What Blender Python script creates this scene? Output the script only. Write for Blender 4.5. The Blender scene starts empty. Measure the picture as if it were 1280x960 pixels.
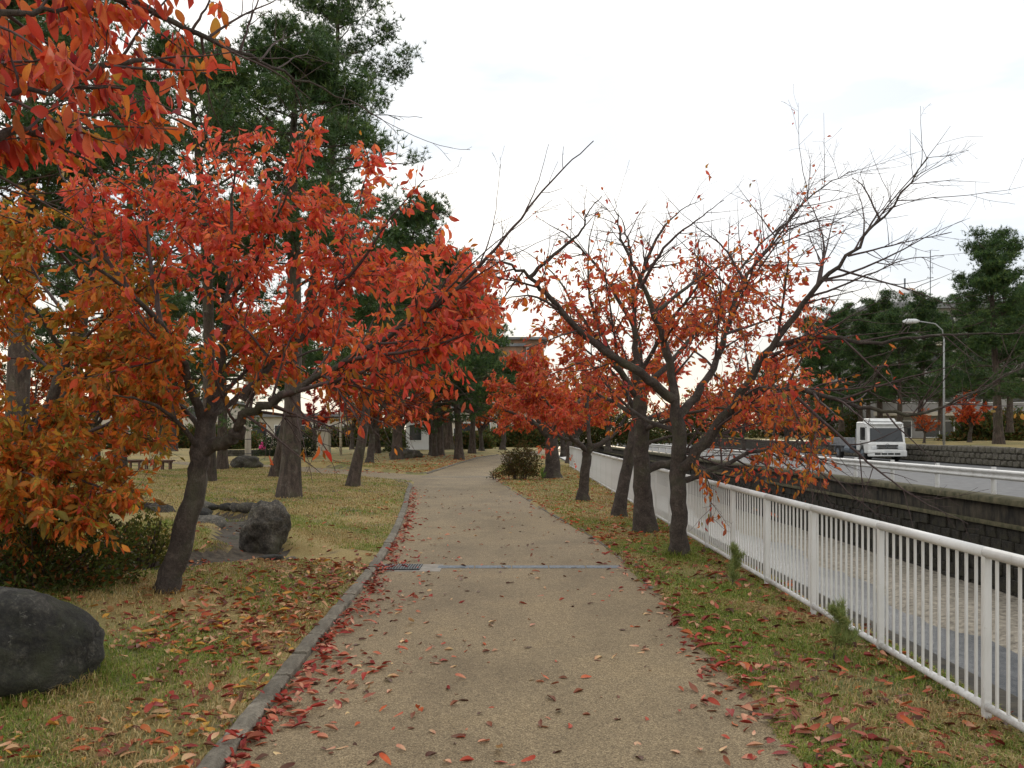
import bpy, bmesh, math, random
import numpy as np
from mathutils import Vector, Matrix, noise as mnoise

# ------------------------------------------------------------------ camera, sky, sun, exposure
SC = bpy.context.scene
COL = SC.collection
R = math.radians
F, H, HY = 1100.0, 1.7, 540.0            # focal length in photo pixels, eye height, horizon row

cam = bpy.data.cameras.new("camera")
cam.sensor_width = 36.0
cam.lens = F / 1280 * 36.0
cam.shift_y = 60 / 1280
cam.clip_start = 0.05
cam.clip_end = 3000
camo = bpy.data.objects.new("camera", cam)
COL.objects.link(camo)
camo.location = (0, 0, H)
camo.rotation_euler = (R(90), 0, 0)
SC.camera = camo

SUN_EL, SUN_AZ = 24.0, 12.0              # behind thin cloud, ahead and a little to the right
w = bpy.data.worlds.new("World"); SC.world = w; w.use_nodes = True
nt = w.node_tree; nt.nodes.clear()
def N(t, **k):
    n = nt.nodes.new(t)
    for a, b in k.items(): setattr(n, a, b)
    return n
out = N("ShaderNodeOutputWorld"); bg = N("ShaderNodeBackground"); bg.inputs[1].default_value = 0.1
sky = N("ShaderNodeTexSky", sky_type='NISHITA', sun_disc=False)
sky.sun_elevation = R(SUN_EL); sky.sun_rotation = R(SUN_AZ)
tc = N("ShaderNodeTexCoord"); mp = N("ShaderNodeMapping"); mp.inputs['Scale'].default_value = (1.0, 1.0, 3.6)
mp.inputs['Location'].default_value = (0.35, 0.1, 0.6)
nz = N("ShaderNodeTexNoise"); nz.inputs['Scale'].default_value = 1.7; nz.inputs['Detail'].default_value = 6
nz.inputs['Roughness'].default_value = 0.55
cr = N("ShaderNodeValToRGB")
cr.color_ramp.elements[0].position = 0.38; cr.color_ramp.elements[0].color = (0.55, 0.60, 0.66, 1)
cr.color_ramp.elements[1].position = 0.60; cr.color_ramp.elements[1].color = (1.0, 0.965, 0.905, 1)
sc_ = N("ShaderNodeVectorMath", operation='SCALE'); sc_.inputs['Scale'].default_value = 11.6
mx = N("ShaderNodeMixRGB"); mx.inputs[0].default_value = 0.93
nt.links.new(tc.outputs['Generated'], mp.inputs[0]); nt.links.new(mp.outputs[0], nz.inputs['Vector'])
nt.links.new(nz.outputs[0], cr.inputs[0]); nt.links.new(cr.outputs[0], sc_.inputs[0])
sx = N("ShaderNodeSeparateXYZ"); hr = N("ShaderNodeValToRGB"); mul = N("ShaderNodeMixRGB", blend_type='MULTIPLY'); mul.inputs[0].default_value = 1.0
hr.color_ramp.elements[0].position = 0.02; hr.color_ramp.elements[0].color = (1.0, 0.90, 0.74, 1)
hr.color_ramp.elements[1].position = 0.20; hr.color_ramp.elements[1].color = (1.0, 1.0, 1.0, 1)
nt.links.new(tc.outputs['Generated'], sx.inputs[0]); nt.links.new(sx.outputs[2], hr.inputs[0])
nt.links.new(sc_.outputs[0], mul.inputs[1]); nt.links.new(hr.outputs[0], mul.inputs[2])
nt.links.new(sky.outputs[0], mx.inputs[1]); nt.links.new(mul.outputs[0], mx.inputs[2])
nt.links.new(mx.outputs[0], bg.inputs[0]); nt.links.new(bg.outputs[0], out.inputs[0])

sun = bpy.data.lights.new("sun", 'SUN'); sun.energy = 0.7; sun.angle = R(25); sun.color = (1.0, 0.94, 0.84)
suno = bpy.data.objects.new("sun", sun); COL.objects.link(suno); suno.location = (6, 30, 40)
_d = Vector((math.sin(R(SUN_AZ)) * math.cos(R(SUN_EL)), math.cos(R(SUN_AZ)) * math.cos(R(SUN_EL)), math.sin(R(SUN_EL))))
suno.rotation_euler = _d.to_track_quat('Z', 'Y').to_euler()

SC.view_settings.view_transform = 'Standard'; SC.view_settings.look = 'None'
SC.view_settings.exposure = 0.4; SC.view_settings.gamma = 1.0; SC.view_settings.use_curve_mapping = False
SC.cycles.max_bounces = 8; SC.cycles.transparent_max_bounces = 8
SC.cycles.use_adaptive_sampling = True

# ------------------------------------------------------------------ helpers
def W(px, py, Y):
    """a point measured on the photograph, at distance Y, in metres"""
    return np.array(((px - 640) * Y / F, Y, H - (py - HY) * Y / F))

def lin(*rgb):
    return tuple(((c / 255) / 12.92 if c <= 10 else (((c / 255) + 0.055) / 1.055) ** 2.4) for c in rgb)

def mk_mesh(name, V, polys, mat=None, cols=None, smooth=False):
    """fast mesh: V (n,3); polys a list of integer arrays (m,k)"""
    me = bpy.data.meshes.new(name)
    V = np.asarray(V, dtype=np.float32)
    polys = [np.asarray(p, dtype=np.int32) for p in polys if len(p)]
    me.vertices.add(len(V)); me.vertices.foreach_set("co", V.ravel())
    loops = np.concatenate([p.ravel() for p in polys])
    tot = np.concatenate([np.full(len(p), p.shape[1], np.int32) for p in polys])
    start = np.concatenate([[0], np.cumsum(tot)[:-1]]).astype(np.int32)
    me.loops.add(len(loops)); me.loops.foreach_set("vertex_index", loops)
    me.polygons.add(len(tot)); me.polygons.foreach_set("loop_start", start)
    try: me.polygons.foreach_set("loop_total", tot)
    except Exception: pass
    if smooth: me.polygons.foreach_set("use_smooth", np.ones(len(tot), dtype=bool))
    if cols is not None:
        a = me.attributes.new("Col", 'FLOAT_COLOR', 'POINT')
        c = np.ones((len(V), 4), np.float32); c[:, :3] = cols
        a.data.foreach_set("color", c.ravel())
    me.update(calc_edges=True)
    if mat: me.materials.append(mat)
    return me

def link(name, me, parent=None, loc=(0, 0, 0)):
    o = bpy.data.objects.new(name, me); COL.objects.link(o); o.location = loc
    if parent is not None: o.parent = parent
    return o

def tag(o, label=None, cat=None, group=None, kind=None):
    if label: o["label"] = label
    if cat: o["category"] = cat
    if group: o["group"] = group
    if kind: o["kind"] = kind
    return o

def thing(name, label, cat, loc=(0, 0, 0), rz=0.0, group=None):
    o = bpy.data.objects.new(name, None); COL.objects.link(o)
    o.location = loc; o.rotation_euler = (0, 0, rz); o.empty_display_size = 0.2
    return tag(o, label, cat, group)

def copy_thing(root, loc, rz=0.0, scale=1.0, label=None, swap=None):
    r = root.copy(); COL.objects.link(r); r.location = loc; r.rotation_euler = (0, 0, rz)
    r.scale = (scale,) * 3 if not hasattr(scale, '__len__') else scale
    if label: r["label"] = label
    for ch in list(root.children):
        c = ch.copy(); COL.objects.link(c); c.parent = r
        for g in list(ch.children):
            d = g.copy(); COL.objects.link(d); d.parent = c
    return r

class MB:
    """collects boxes, prisms and tubes into one mesh"""
    def __init__(s): s.v = []; s.f = []
    def box(s, x0, x1, y0, y1, z0, z1):
        n = len(s.v)
        s.v += [(x0, y0, z0), (x1, y0, z0), (x1, y1, z0), (x0, y1, z0), (x0, y0, z1), (x1, y0, z1), (x1, y1, z1), (x0, y1, z1)]
        s.f += [tuple(n + i for i in q) for q in ((0, 3, 2, 1), (4, 5, 6, 7), (0, 1, 5, 4), (1, 2, 6, 5), (2, 3, 7, 6), (3, 0, 4, 7))]
        return s
    def prism(s, prof, x0, x1, axis='x'):
        """profile of (a,b) points extruded along an axis"""
        n = len(s.v); k = len(prof)
        for X in (x0, x1):
            for a, b in prof:
                s.v.append((X, a, b) if axis == 'x' else ((a, X, b) if axis == 'y' else (a, b, X)))
        s.f.append(tuple(n + i for i in range(k))[::-1]); s.f.append(tuple(n + k + i for i in range(k)))
        for i in range(k):
            j = (i + 1) % k; s.f.append((n + i, n + j, n + k + j, n + k + i))
        return s
    def tube(s, pts, r, k=8, cap=True):
        pts = [Vector(p) for p in pts]; n0 = len(s.v)
        rr = r if hasattr(r, '__len__') else [r] * len(pts)
        t = (pts[1] - pts[0]).normalized()
        u = t.cross(Vector((0, 0, 1)) if abs(t.z) < 0.9 else Vector((1, 0, 0))).normalized()
        for i, p in enumerate(pts):
            a = pts[max(i - 1, 0)]; b = pts[min(i + 1, len(pts) - 1)]
            t = (b - a).normalized(); u = (u - t * u.dot(t)).normalized(); v = t.cross(u)
            for j in range(k):
                an = 2 * math.pi * (j + 0.5) / k
                s.v.append(tuple(p + (u * math.cos(an) + v * math.sin(an)) * rr[i]))
        for i in range(len(pts) - 1):
            for j in range(k):
                a = n0 + i * k + j; b = n0 + i * k + (j + 1) % k
                s.f.append((a, b, b + k, a + k))
        if cap:
            s.f.append(tuple(n0 + j for j in range(k))[::-1]); e = n0 + (len(pts) - 1) * k
            s.f.append(tuple(e + j for j in range(k)))
        return s
    def mesh(s, name, mat, bevel=0.0, smooth=False, seg=1):
        me = bpy.data.meshes.new(name); me.from_pydata(s.v, [], s.f)
        bm = bmesh.new(); bm.from_mesh(me)
        bmesh.ops.recalc_face_normals(bm, faces=bm.faces)
        if bevel > 0: bmesh.ops.bevel(bm, geom=list(bm.edges), offset=bevel, segments=seg, affect='EDGES', clamp_overlap=True)
        bm.to_mesh(me); bm.free()
        if smooth: me.polygons.foreach_set("use_smooth", [True] * len(me.polygons))
        if mat: me.materials.append(mat)
        return me
    def build(s, name, mat, parent=None, bevel=0.0, smooth=False, loc=(0, 0, 0), seg=1):
        return link(name, s.mesh(name, mat, bevel, smooth, seg), parent, loc)

# ------------------------------------------------------------------ materials
def new_mat(name):
    m = bpy.data.materials.new(name); m.use_nodes = True
    t = m.node_tree; b = t.nodes["Principled BSDF"]
    return m, t, b

def ramp(t, src, stops):
    r = t.nodes.new("ShaderNodeValToRGB"); e = r.color_ramp.elements
    while len(e) < len(stops): e.new(0.5)
    for i, (p, c) in enumerate(stops): e[i].position = p; e[i].color = (*c, 1)
    t.links.new(src, r.inputs[0]); return r.outputs[0]

def noise_n(t, scale, detail=4, rough=0.55, coord='Object', sc=(1, 1, 1), dist=0.0):
    c = t.nodes.new("ShaderNodeTexCoord"); mp = t.nodes.new("ShaderNodeMapping"); mp.inputs['Scale'].default_value = sc
    n = t.nodes.new("ShaderNodeTexNoise"); n.inputs['Scale'].default_value = scale; n.inputs['Detail'].default_value = detail
    n.inputs['Roughness'].default_value = rough; n.inputs['Distortion'].default_value = dist
    t.links.new(c.outputs[coord], mp.inputs[0]); t.links.new(mp.outputs[0], n.inputs['Vector'])
    return n.outputs[0]

def vor_n(t, scale, feature='F1', coord='Object', sc=(1, 1, 1), outn='Distance'):
    c = t.nodes.new("ShaderNodeTexCoord"); mp = t.nodes.new("ShaderNodeMapping"); mp.inputs['Scale'].default_value = sc
    n = t.nodes.new("ShaderNodeTexVoronoi"); n.feature = feature; n.inputs['Scale'].default_value = scale
    t.links.new(c.outputs[coord], mp.inputs[0]); t.links.new(mp.outputs[0], n.inputs['Vector'])
    return n.outputs[outn]

def mixc(t, fac, a, b, mode='MIX'):
    m = t.nodes.new("ShaderNodeMixRGB"); m.blend_type = mode
    for i, x in ((0, fac), (1, a), (2, b)):
        if isinstance(x, (int, float)): m.inputs[i].default_value = x
        elif isinstance(x, tuple): m.inputs[i].default_value = (*x, 1)
        else: t.links.new(x, m.inputs[i])
    return m.outputs[0]

def bump(t, b, h, strength=0.4, dist=0.02):
    n = t.nodes.new("ShaderNodeBump"); n.inputs['Strength'].default_value = strength; n.inputs['Distance'].default_value = dist
    t.links.new(h, n.inputs['Height']); t.links.new(n.outputs[0], b.inputs['Normal'])

def simple_mat(name, c1, c2, scale=6, rough=0.8, bstr=0.3, bdist=0.01, metallic=0.0, sc=(1, 1, 1), lo=0.35, hi=0.68):
    m, t, b = new_mat(name)
    n = noise_n(t, scale, 6, 0.6, sc=sc)
    t.links.new(ramp(t, n, [(lo, c1), (hi, c2)]), b.inputs['Base Color'])
    b.inputs['Roughness'].default_value = rough; b.inputs['Metallic'].default_value = metallic
    if bstr: bump(t, b, n, bstr, bdist)
    return m

M = {}
# leaves: colour comes from each leaf, light passes through them
def leaf_mat(name, trans=0.35, rough=0.5, vary=0.4):
    m, t, b = new_mat(name)
    a = t.nodes.new("ShaderNodeAttribute"); a.attribute_name = "Col"
    n = noise_n(t, 30, 3)
    c = mixc(t, vary, a.outputs['Color'], ramp(t, n, [(0.3, (0.6, 0.55, 0.5)), (0.7, (1.0, 1.0, 1.0))]), 'MULTIPLY')
    t.links.new(c, b.inputs['Base Color']); b.inputs['Roughness'].default_value = rough
    b.inputs['Specular IOR Level'].default_value = 0.3
    tr = t.nodes.new("ShaderNodeBsdfTranslucent"); t.links.new(c, tr.inputs['Color'])
    mx = t.nodes.new("ShaderNodeMixShader"); mx.inputs[0].default_value = trans
    o = t.nodes["Material Output"]
    t.links.new(b.outputs[0], mx.inputs[1]); t.links.new(tr.outputs[0], mx.inputs[2]); t.links.new(mx.outputs[0], o.inputs[0])
    return m
M['leaf'] = leaf_mat('autumn_leaf', 0.55)
M['dead_leaf'] = leaf_mat('fallen_leaf', 0.12, 0.6, 0.5)
M['needle'] = leaf_mat('pine_needle', 0.18, 0.5, 0.2)
M['blade'] = leaf_mat('grass_blade', 0.3, 0.6, 0.2)

def bark(name, c1, c2, c3, vert=True):
    m, t, b = new_mat(name)
    if vert:
        n = noise_n(t, 9, 6, 0.65, sc=(1, 1, 0.28), dist=0.6); v = vor_n(t, 14, sc=(1, 1, 0.35))
    else:
        n = noise_n(t, 7, 6, 0.7, dist=0.4); v = noise_n(t, 9, 6, 0.7, sc=(0.6, 0.6, 2.2), dist=1.0)
    c = ramp(t, n, [(0.3, c1), (0.52, c2), (0.75, c3)])
    c = mixc(t, 0.45, c, ramp(t, v, [(0.1, (0.45, 0.45, 0.45)), (0.5, (1, 1, 1))]), 'MULTIPLY')
    f = noise_n(t, 60, 5, 0.75, sc=(1, 1, 0.6))
    c = mixc(t, 0.8, c, ramp(t, f, [(0.3, (0.4, 0.4, 0.4)), (0.5, (1, 1, 1)), (0.7, (1.8, 1.75, 1.7))]), 'MULTIPLY')
    g = noise_n(t, 2.2, 5, 0.65)                                   # moss, then pale lichen
    c = mixc(t, ramp(t, g, [(0.5, (0, 0, 0)), (0.66, (0.55, 0.55, 0.55))]), c, (0.075, 0.08, 0.04))
    l = noise_n(t, 4.5, 6, 0.7, dist=0.3)
    c = mixc(t, ramp(t, l, [(0.60, (0, 0, 0)), (0.68, (0.6, 0.6, 0.6))]), c, (0.19, 0.18, 0.155))
    t.links.new(c, b.inputs['Base Color']); b.inputs['Roughness'].default_value = 0.92
    h = mixc(t, 0.5, mixc(t, 0.6, n, v), f); bump(t, b, h, 1.0, 0.045)
    return m
M['cherry_bark'] = bark('cherry_bark', (0.026, 0.02, 0.017), (0.062, 0.048, 0.04), (0.125, 0.104, 0.088), False)
M['twig'] = simple_mat('twig_bark', (0.035, 0.02, 0.018), (0.085, 0.055, 0.05), 20, 0.8, 0)
M['pine_bark'] = bark('pine_bark', (0.022, 0.016, 0.013), (0.075, 0.054, 0.043), (0.15, 0.115, 0.095))

# ground
m, t, b = new_mat('path_surface'); M['path'] = m
v = vor_n(t, 150, outn='Color'); sep = t.nodes.new("ShaderNodeSeparateColor"); t.links.new(v, sep.inputs[0])
c = ramp(t, sep.outputs[0], [(0.0, (0.105, 0.072, 0.038)), (0.3, (0.20, 0.146, 0.078)), (0.62, (0.275, 0.205, 0.112)), (1.0, (0.42, 0.325, 0.19))])
c = mixc(t, 0.75, c, ramp(t, noise_n(t, 0.9, 6, 0.65), [(0.3, (0.66, 0.65, 0.63)), (0.5, (0.92, 0.92, 0.92)), (0.66, (1.05, 1.04, 1.0))]), 'MULTIPLY')
c = mixc(t, 0.6, c, ramp(t, noise_n(t, 0.35, 5, 0.7, sc=(1.6, 0.5, 1)), [(0.40, (0.66, 0.64, 0.61)), (0.50, (0.9, 0.9, 0.89)), (0.60, (1.04, 1.03, 1.0))]), 'MULTIPLY')
c = mixc(t, 0.55, c, ramp(t, noise_n(t, 14, 5, 0.7), [(0.35, (0.70, 0.68, 0.64)), (0.6, (1, 1, 1))]), 'MULTIPLY')
t.links.new(c, b.inputs['Base Color']); b.inputs['Roughness'].default_value = 0.85
bump(t, b, vor_n(t, 150), 0.5, 0.003)

m, t, b = new_mat('lawn'); M['lawn'] = m
c1 = ramp(t, noise_n(t, 70, 5, 0.7), [(0.3, (0.15, 0.108, 0.038)), (0.5, (0.34, 0.25, 0.09)), (0.72, (0.52, 0.41, 0.175))])
c2 = ramp(t, noise_n(t, 60, 5, 0.7), [(0.3, (0.07, 0.075, 0.02)), (0.55, (0.17, 0.175, 0.05)), (0.75, (0.30, 0.29, 0.11))])
c3 = ramp(t, noise_n(t, 50, 6, 0.7), [(0.3, (0.06, 0.042, 0.027)), (0.7, (0.155, 0.115, 0.075))])
c = mixc(t, ramp(t, noise_n(t, 0.55, 6, 0.6), [(0.46, (0, 0, 0)), (0.62, (1, 1, 1))]), c1, c2)
c = mixc(t, ramp(t, noise_n(t, 0.9, 5, 0.65, sc=(1.2, 0.8, 1)), [(0.56, (0, 0, 0)), (0.66, (1, 1, 1))]), c, c3)
t.links.new(c, b.inputs['Base Color']); b.inputs['Roughness'].default_value = 0.95
bump(t, b, noise_n(t, 55, 5, 0.75), 0.8, 0.03)

M['soil'] = simple_mat('soil', (0.035, 0.027, 0.018), (0.105, 0.082, 0.055), 12, 0.95, 0.7, 0.03)
m, t, b = new_mat('kerb_stone'); M['kerb'] = m
n = noise_n(t, 9, 7, 0.7); f = noise_n(t, 55, 5, 0.75); oi = t.nodes.new("ShaderNodeObjectInfo")
c = ramp(t, n, [(0.32, (0.10, 0.09, 0.07)), (0.55, (0.195, 0.175, 0.14)), (0.7, (0.28, 0.255, 0.21))])
c = mixc(t, 0.8, c, ramp(t, f, [(0.35, (0.55, 0.55, 0.54)), (0.55, (1, 1, 1)), (0.7, (1.4, 1.38, 1.34))]), 'MULTIPLY')
c = mixc(t, 1.0, c, ramp(t, oi.outputs['Random'], [(0.0, (0.72, 0.70, 0.66)), (1.0, (1.12, 1.1, 1.06))]), 'MULTIPLY')
t.links.new(c, b.inputs['Base Color']); b.inputs['Roughness'].default_value = 0.92; bump(t, b, mixc(t, .5, n, f), 0.8, 0.015)
M['concrete'] = simple_mat('concrete', (0.20, 0.18, 0.15), (0.32, 0.295, 0.255), 6, 0.85, 0.3, 0.006)
def rock_mat(name, c1, c2, c3, moss=None):
    m, t, b = new_mat(name)
    n = noise_n(t, 3.2, 8, 0.72, dist=0.5); f = noise_n(t, 34, 6, 0.75); v = vor_n(t, 9, 'DISTANCE_TO_EDGE')
    c = ramp(t, n, [(0.34, c1), (0.5, c2), (0.68, c3)])
    c = mixc(t, 0.85, c, ramp(t, f, [(0.34, (0.3, 0.3, 0.29)), (0.52, (1, 1, 1)), (0.66, (2.6, 2.5, 2.3))]), 'MULTIPLY')
    c = mixc(t, 0.5, c, ramp(t, v, [(0.0, (0.45, 0.45, 0.45)), (0.05, (1, 1, 1))]), 'MULTIPLY')
    c = mixc(t, ramp(t, noise_n(t, 15, 5, 0.7, dist=.6), [(0.62, (0, 0, 0)), (0.67, (0.55, 0.55, 0.55))]), c, (0.15, 0.145, 0.125))
    if moss: c = mixc(t, ramp(t, noise_n(t, 2.1, 6, 0.7), [(0.48, (0, 0, 0)), (0.62, (0.8, 0.8, 0.8))]), c, moss)
    t.links.new(c, b.inputs['Base Color']); b.inputs['Roughness'].default_value = 0.9
    bump(t, b, mixc(t, 0.4, n, f), 1.0, 0.05)
    return m
M['rock'] = rock_mat('rock', (0.02, 0.018, 0.014), (0.062, 0.055, 0.045), (0.17, 0.155, 0.13), (0.055, 0.052, 0.026))
M['mossrock'] = rock_mat('dark_mossy_rock', (0.007, 0.007, 0.006), (0.022, 0.021, 0.017), (0.085, 0.08, 0.068), (0.028, 0.031, 0.013))
M['palerock'] = rock_mat('weathered_rock', (0.055, 0.05, 0.04), (0.11, 0.10, 0.082), (0.22, 0.20, 0.17), (0.07, 0.065, 0.038))
m, t, b = new_mat('white_painted_steel'); M['white_paint'] = m
n = noise_n(t, 3.0, 6, 0.7, sc=(1, 1, 0.25)); f = noise_n(t, 28, 6, 0.7)
c = ramp(t, n, [(0.3, (0.50, 0.495, 0.47)), (0.55, (0.66, 0.66, 0.65))])
c = mixc(t, ramp(t, f, [(0.64, (0, 0, 0)), (0.72, (0.55, 0.55, 0.55))]), c, (0.24, 0.19, 0.13))
sep = t.nodes.new("ShaderNodeSeparateXYZ"); tco = t.nodes.new("ShaderNodeTexCoord"); t.links.new(tco.outputs['Object'], sep.inputs[0])
low = ramp(t, sep.outputs[2], [(0.0, (1, 1, 1)), (0.22, (0, 0, 0))])                      # splashed dirt near the ground
grime = mixc(t, 1.0, low, ramp(t, noise_n(t, 22, 6, 0.7), [(0.42, (0, 0, 0)), (0.62, (0.7, 0.7, 0.7))]), 'MULTIPLY')
c = mixc(t, grime, c, (0.22, 0.18, 0.125))
t.links.new(c, b.inputs['Base Color']); b.inputs['Roughness'].default_value = 0.55
M['post_grey'] = simple_mat('grey_lamp_steel', (0.24, 0.25, 0.25), (0.36, 0.37, 0.37), 3, 0.6, 0)
M['galv'] = simple_mat('galvanised_steel', (0.085, 0.105, 0.125), (0.165, 0.195, 0.23), 12, 0.75, 0.1, 0.002, 0.0)
M['grate'] = simple_mat('grate_iron', (0.05, 0.06, 0.065), (0.14, 0.155, 0.165), 30, 0.6, 0)
M['black'] = simple_mat('dark_void', (0.006, 0.006, 0.006), (0.012, 0.012, 0.012), 8, 0.9, 0)
M['asphalt'] = simple_mat('asphalt', (0.10, 0.10, 0.104), (0.16, 0.16, 0.162), 3, 0.85, 0.2, 0.004)
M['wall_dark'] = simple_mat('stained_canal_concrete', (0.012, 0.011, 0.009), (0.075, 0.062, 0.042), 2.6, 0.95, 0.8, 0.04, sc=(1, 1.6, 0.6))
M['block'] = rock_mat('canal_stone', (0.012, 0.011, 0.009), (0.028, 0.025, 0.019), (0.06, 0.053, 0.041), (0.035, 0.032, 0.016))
M['mosscap'] = simple_mat('mossy_coping', (0.035, 0.036, 0.013), (0.125, 0.105, 0.058), 4, 0.95, 0.6, 0.02)
M['gravel'] = simple_mat('gravel_bar', (0.12, 0.104, 0.08), (0.36, 0.32, 0.255), 7, 0.95, 0.8, 0.05)
m, t, b = new_mat('shallow_water'); M['water'] = m
c = ramp(t, noise_n(t, 2.2, 6, 0.7, sc=(1.0, 0.5, 1)), [(0.35, (0.03, 0.038, 0.05)), (0.65, (0.10, 0.108, 0.118))])
t.links.new(c, b.inputs['Base Color']); b.inputs['Roughness'].default_value = 0.38; b.inputs['IOR'].default_value = 1.33; b.inputs['Specular IOR Level'].default_value = 0.14
bump(t, b, noise_n(t, 6, 6, 0.7, sc=(1.6, 0.8, 1)), 0.5, 0.06)
M['wood'] = simple_mat('weathered_wood', (0.085, 0.045, 0.035), (0.20, 0.12, 0.095), 9, 0.8, 0.3, 0.005, sc=(0.2, 2, 2))
M['pole'] = simple_mat('cream_painted_pole', (0.52, 0.47, 0.40), (0.68, 0.63, 0.55), 4, 0.6, 0.1, 0.003)
M['brick'] = simple_mat('brown_tile_wall', (0.20, 0.115, 0.07), (0.29, 0.175, 0.11), 1.2, 0.85, 0.2, 0.01)
M['cream'] = simple_mat('cream_render', (0.42, 0.38, 0.31), (0.54, 0.50, 0.42), 0.6, 0.85, 0.1, 0.01)
M['whitewall'] = simple_mat('white_render', (0.62, 0.63, 0.64), (0.76, 0.76, 0.76), 0.5, 0.8, 0.1, 0.01)
M['greywall'] = simple_mat('grey_concrete_wall', (0.20, 0.195, 0.19), (0.31, 0.30, 0.29), 0.5, 0.85, 0.1, 0.01)
M['roof'] = simple_mat('grey_roof', (0.12, 0.125, 0.13), (0.20, 0.205, 0.215), 1, 0.7, 0.1, 0.01)
M['glass'] = simple_mat('window_glass', (0.012, 0.015, 0.018), (0.03, 0.036, 0.042), 1, 0.15, 0)
M['white_cab'] = simple_mat('white_vehicle_paint', (0.60, 0.61, 0.60), (0.78, 0.78, 0.77), 3, 0.3, 0)
M['rubber'] = simple_mat('tyre_rubber', (0.012, 0.012, 0.012), (0.03, 0.03, 0.03), 10, 0.9, 0)
M['bedgrey'] = simple_mat('grey_truck_bed', (0.15, 0.16, 0.175), (0.27, 0.28, 0.30), 4, 0.5, 0.1, 0.003)
M['pink'] = simple_mat('pink_cloth', (0.55, 0.02, 0.17), (0.72, 0.06, 0.26), 14, 0.8, 0.2, 0.005)
M['darkcloth'] = simple_mat('dark_cloth', (0.02, 0.02, 0.03), (0.05, 0.05, 0.06), 14, 0.9, 0)
M['skin'] = simple_mat('skin', (0.45, 0.28, 0.2), (0.52, 0.33, 0.24), 14, 0.6, 0)
M['lamp_glass'] = simple_mat('lamp_glass', (0.55, 0.57, 0.58), (0.7, 0.72, 0.73), 5, 0.3, 0)
# ------------------------------------------------------------------ the lie of the land
LE = np.array([(2, -1.42), (4.45, -1.456), (7.19, -1.57), (10.7, -1.65), (15, -1.93), (20.8, -2.46), (24.9, -2.9), (29, -3.25),
               (34, -3.5), (46, -2.9), (58, -2.2), (72, 0.2), (90, 5)])
RE = np.array([(2, 1.5), (4.45, 1.5), (6.23, 1.47), (8.3, 1.5), (12.06, 1.43), (14.6, 1.26), (17.8, 0.81), (23.4, 0.21), (31, -0.56),
               (36, -0.85), (46, -0.65), (58, 0.3), (72, 3.3), (90, 8.5)])
def _sm(tab, y):
    y = np.asarray(y, float)
    return sum(np.interp(y + d, tab[:, 0], tab[:, 1]) for d in (-1.2, -0.6, 0, 0.6, 1.2)) / 5
def XL(y): return _sm(LE, y)
def XR(y): return _sm(RE, y)
BR = np.array([(-2.2, 31.2), (-5.0, 33.6), (-8.2, 38.4), (-12.5, 43.5), (-21, 50), (-40, 58)]); BHW = 1.75   # side path
STREAM = np.array([(-2.0, 11.6), (-3.1, 12.0), (-3.9, 12.8), (-4.5, 15.0), (-5.6, 17.2), (-8, 18.8)])
STREAM2 = np.array([(-3.1, 12.0), (-4.0, 10.8), (-5.2, 9.6), (-7.5, 9.0)])
def pdist(x, y, P):
    x = np.asarray(x, float); y = np.asarray(y, float); d = np.full(np.broadcast(x, y).shape, 1e9)
    for (ax, ay), (bx, by) in zip(P[:-1], P[1:]):
        ux, uy = bx - ax, by - ay; L = ux * ux + uy * uy
        tt = np.clip(((x - ax) * ux + (y - ay) * uy) / L, 0, 1)
        d = np.minimum(d, np.hypot(x - ax - tt * ux, y - ay - tt * uy))
    return d
def pathdepth(x, y):
    """distance inside the path (positive) or outside it (negative)"""
    return np.maximum(np.minimum(x - XL(y), XR(y) - x), BHW - pdist(x, y, BR))
def sst(a, b, v):
    q = np.clip((v - a) / (b - a), 0, 1); return q * q * (3 - 2 * q)
def ground_z(x, y):
    x = np.asarray(x, float); y = np.asarray(y, float)
    d = pathdepth(x, y)
    wob = 0.022 * np.sin(x * 3.1 + y * 1.7) + 0.018 * np.sin(x * 1.3 - y * 2.3 + 1) + 0.012 * np.sin(x * 7.3 + y * 5.1) + 0.008 * np.sin(x * 15 + y * 12)
    out_ = sst(0.07, -0.10, d + wob * 1.6)
    left = sst(-0.2, -3.0, x - XL(y))
    lawn = 0.035 + wob * 0.6 + left * (0.10 + 0.07 * np.sin(x * 0.55 + 0.5) * np.sin(y * 0.31 + 1))
    st = np.maximum(sst(0.62, 0.25, pdist(x, y, STREAM)) * sst(-2.35, -3.2, x), sst(0.7, 0.25, pdist(x, y, STREAM2)) * sst(-2.9, -3.4, x))
    lawn = lawn - 0.16 * st
    return -0.03 + out_ * (lawn + 0.03)

def axis_pts(*segs):
    o = []
    for a, b, st in segs: o += list(np.arange(a, b - 1e-6, st))
    o.append(segs[-1][1]); return np.array(o)
def grid_mesh(name, xs, ys, zf, mat, smooth=True):
    X, Y = np.meshgrid(xs, ys); Z = zf(X, Y)
    V = np.stack([X.ravel(), Y.ravel(), Z.ravel()], 1); nx, ny = len(xs), len(ys)
    i, j = np.meshgrid(np.arange(nx - 1), np.arange(ny - 1)); a = (j * nx + i).ravel()
    return mk_mesh(name, V, [np.stack([a, a + 1, a + 1 + nx, a + nx], 1)], mat, smooth=smooth)

xs = axis_pts((-400, -60, 40), (-60, -20, 2.5), (-20, -6, 0.5), (-6, 2.9, 0.07), (2.9, 2.98, 0.08))
ys = axis_pts((-30, 2, 2), (2, 22, 0.11), (22, 50, 0.3), (50, 90, 1.5), (90, 200, 10), (200, 900, 70))
tag(link('lawn', grid_mesh('lawn', xs, ys, ground_z, M['lawn'])), 'dry tan and green grass of the park', 'lawn', kind='structure')

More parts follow.
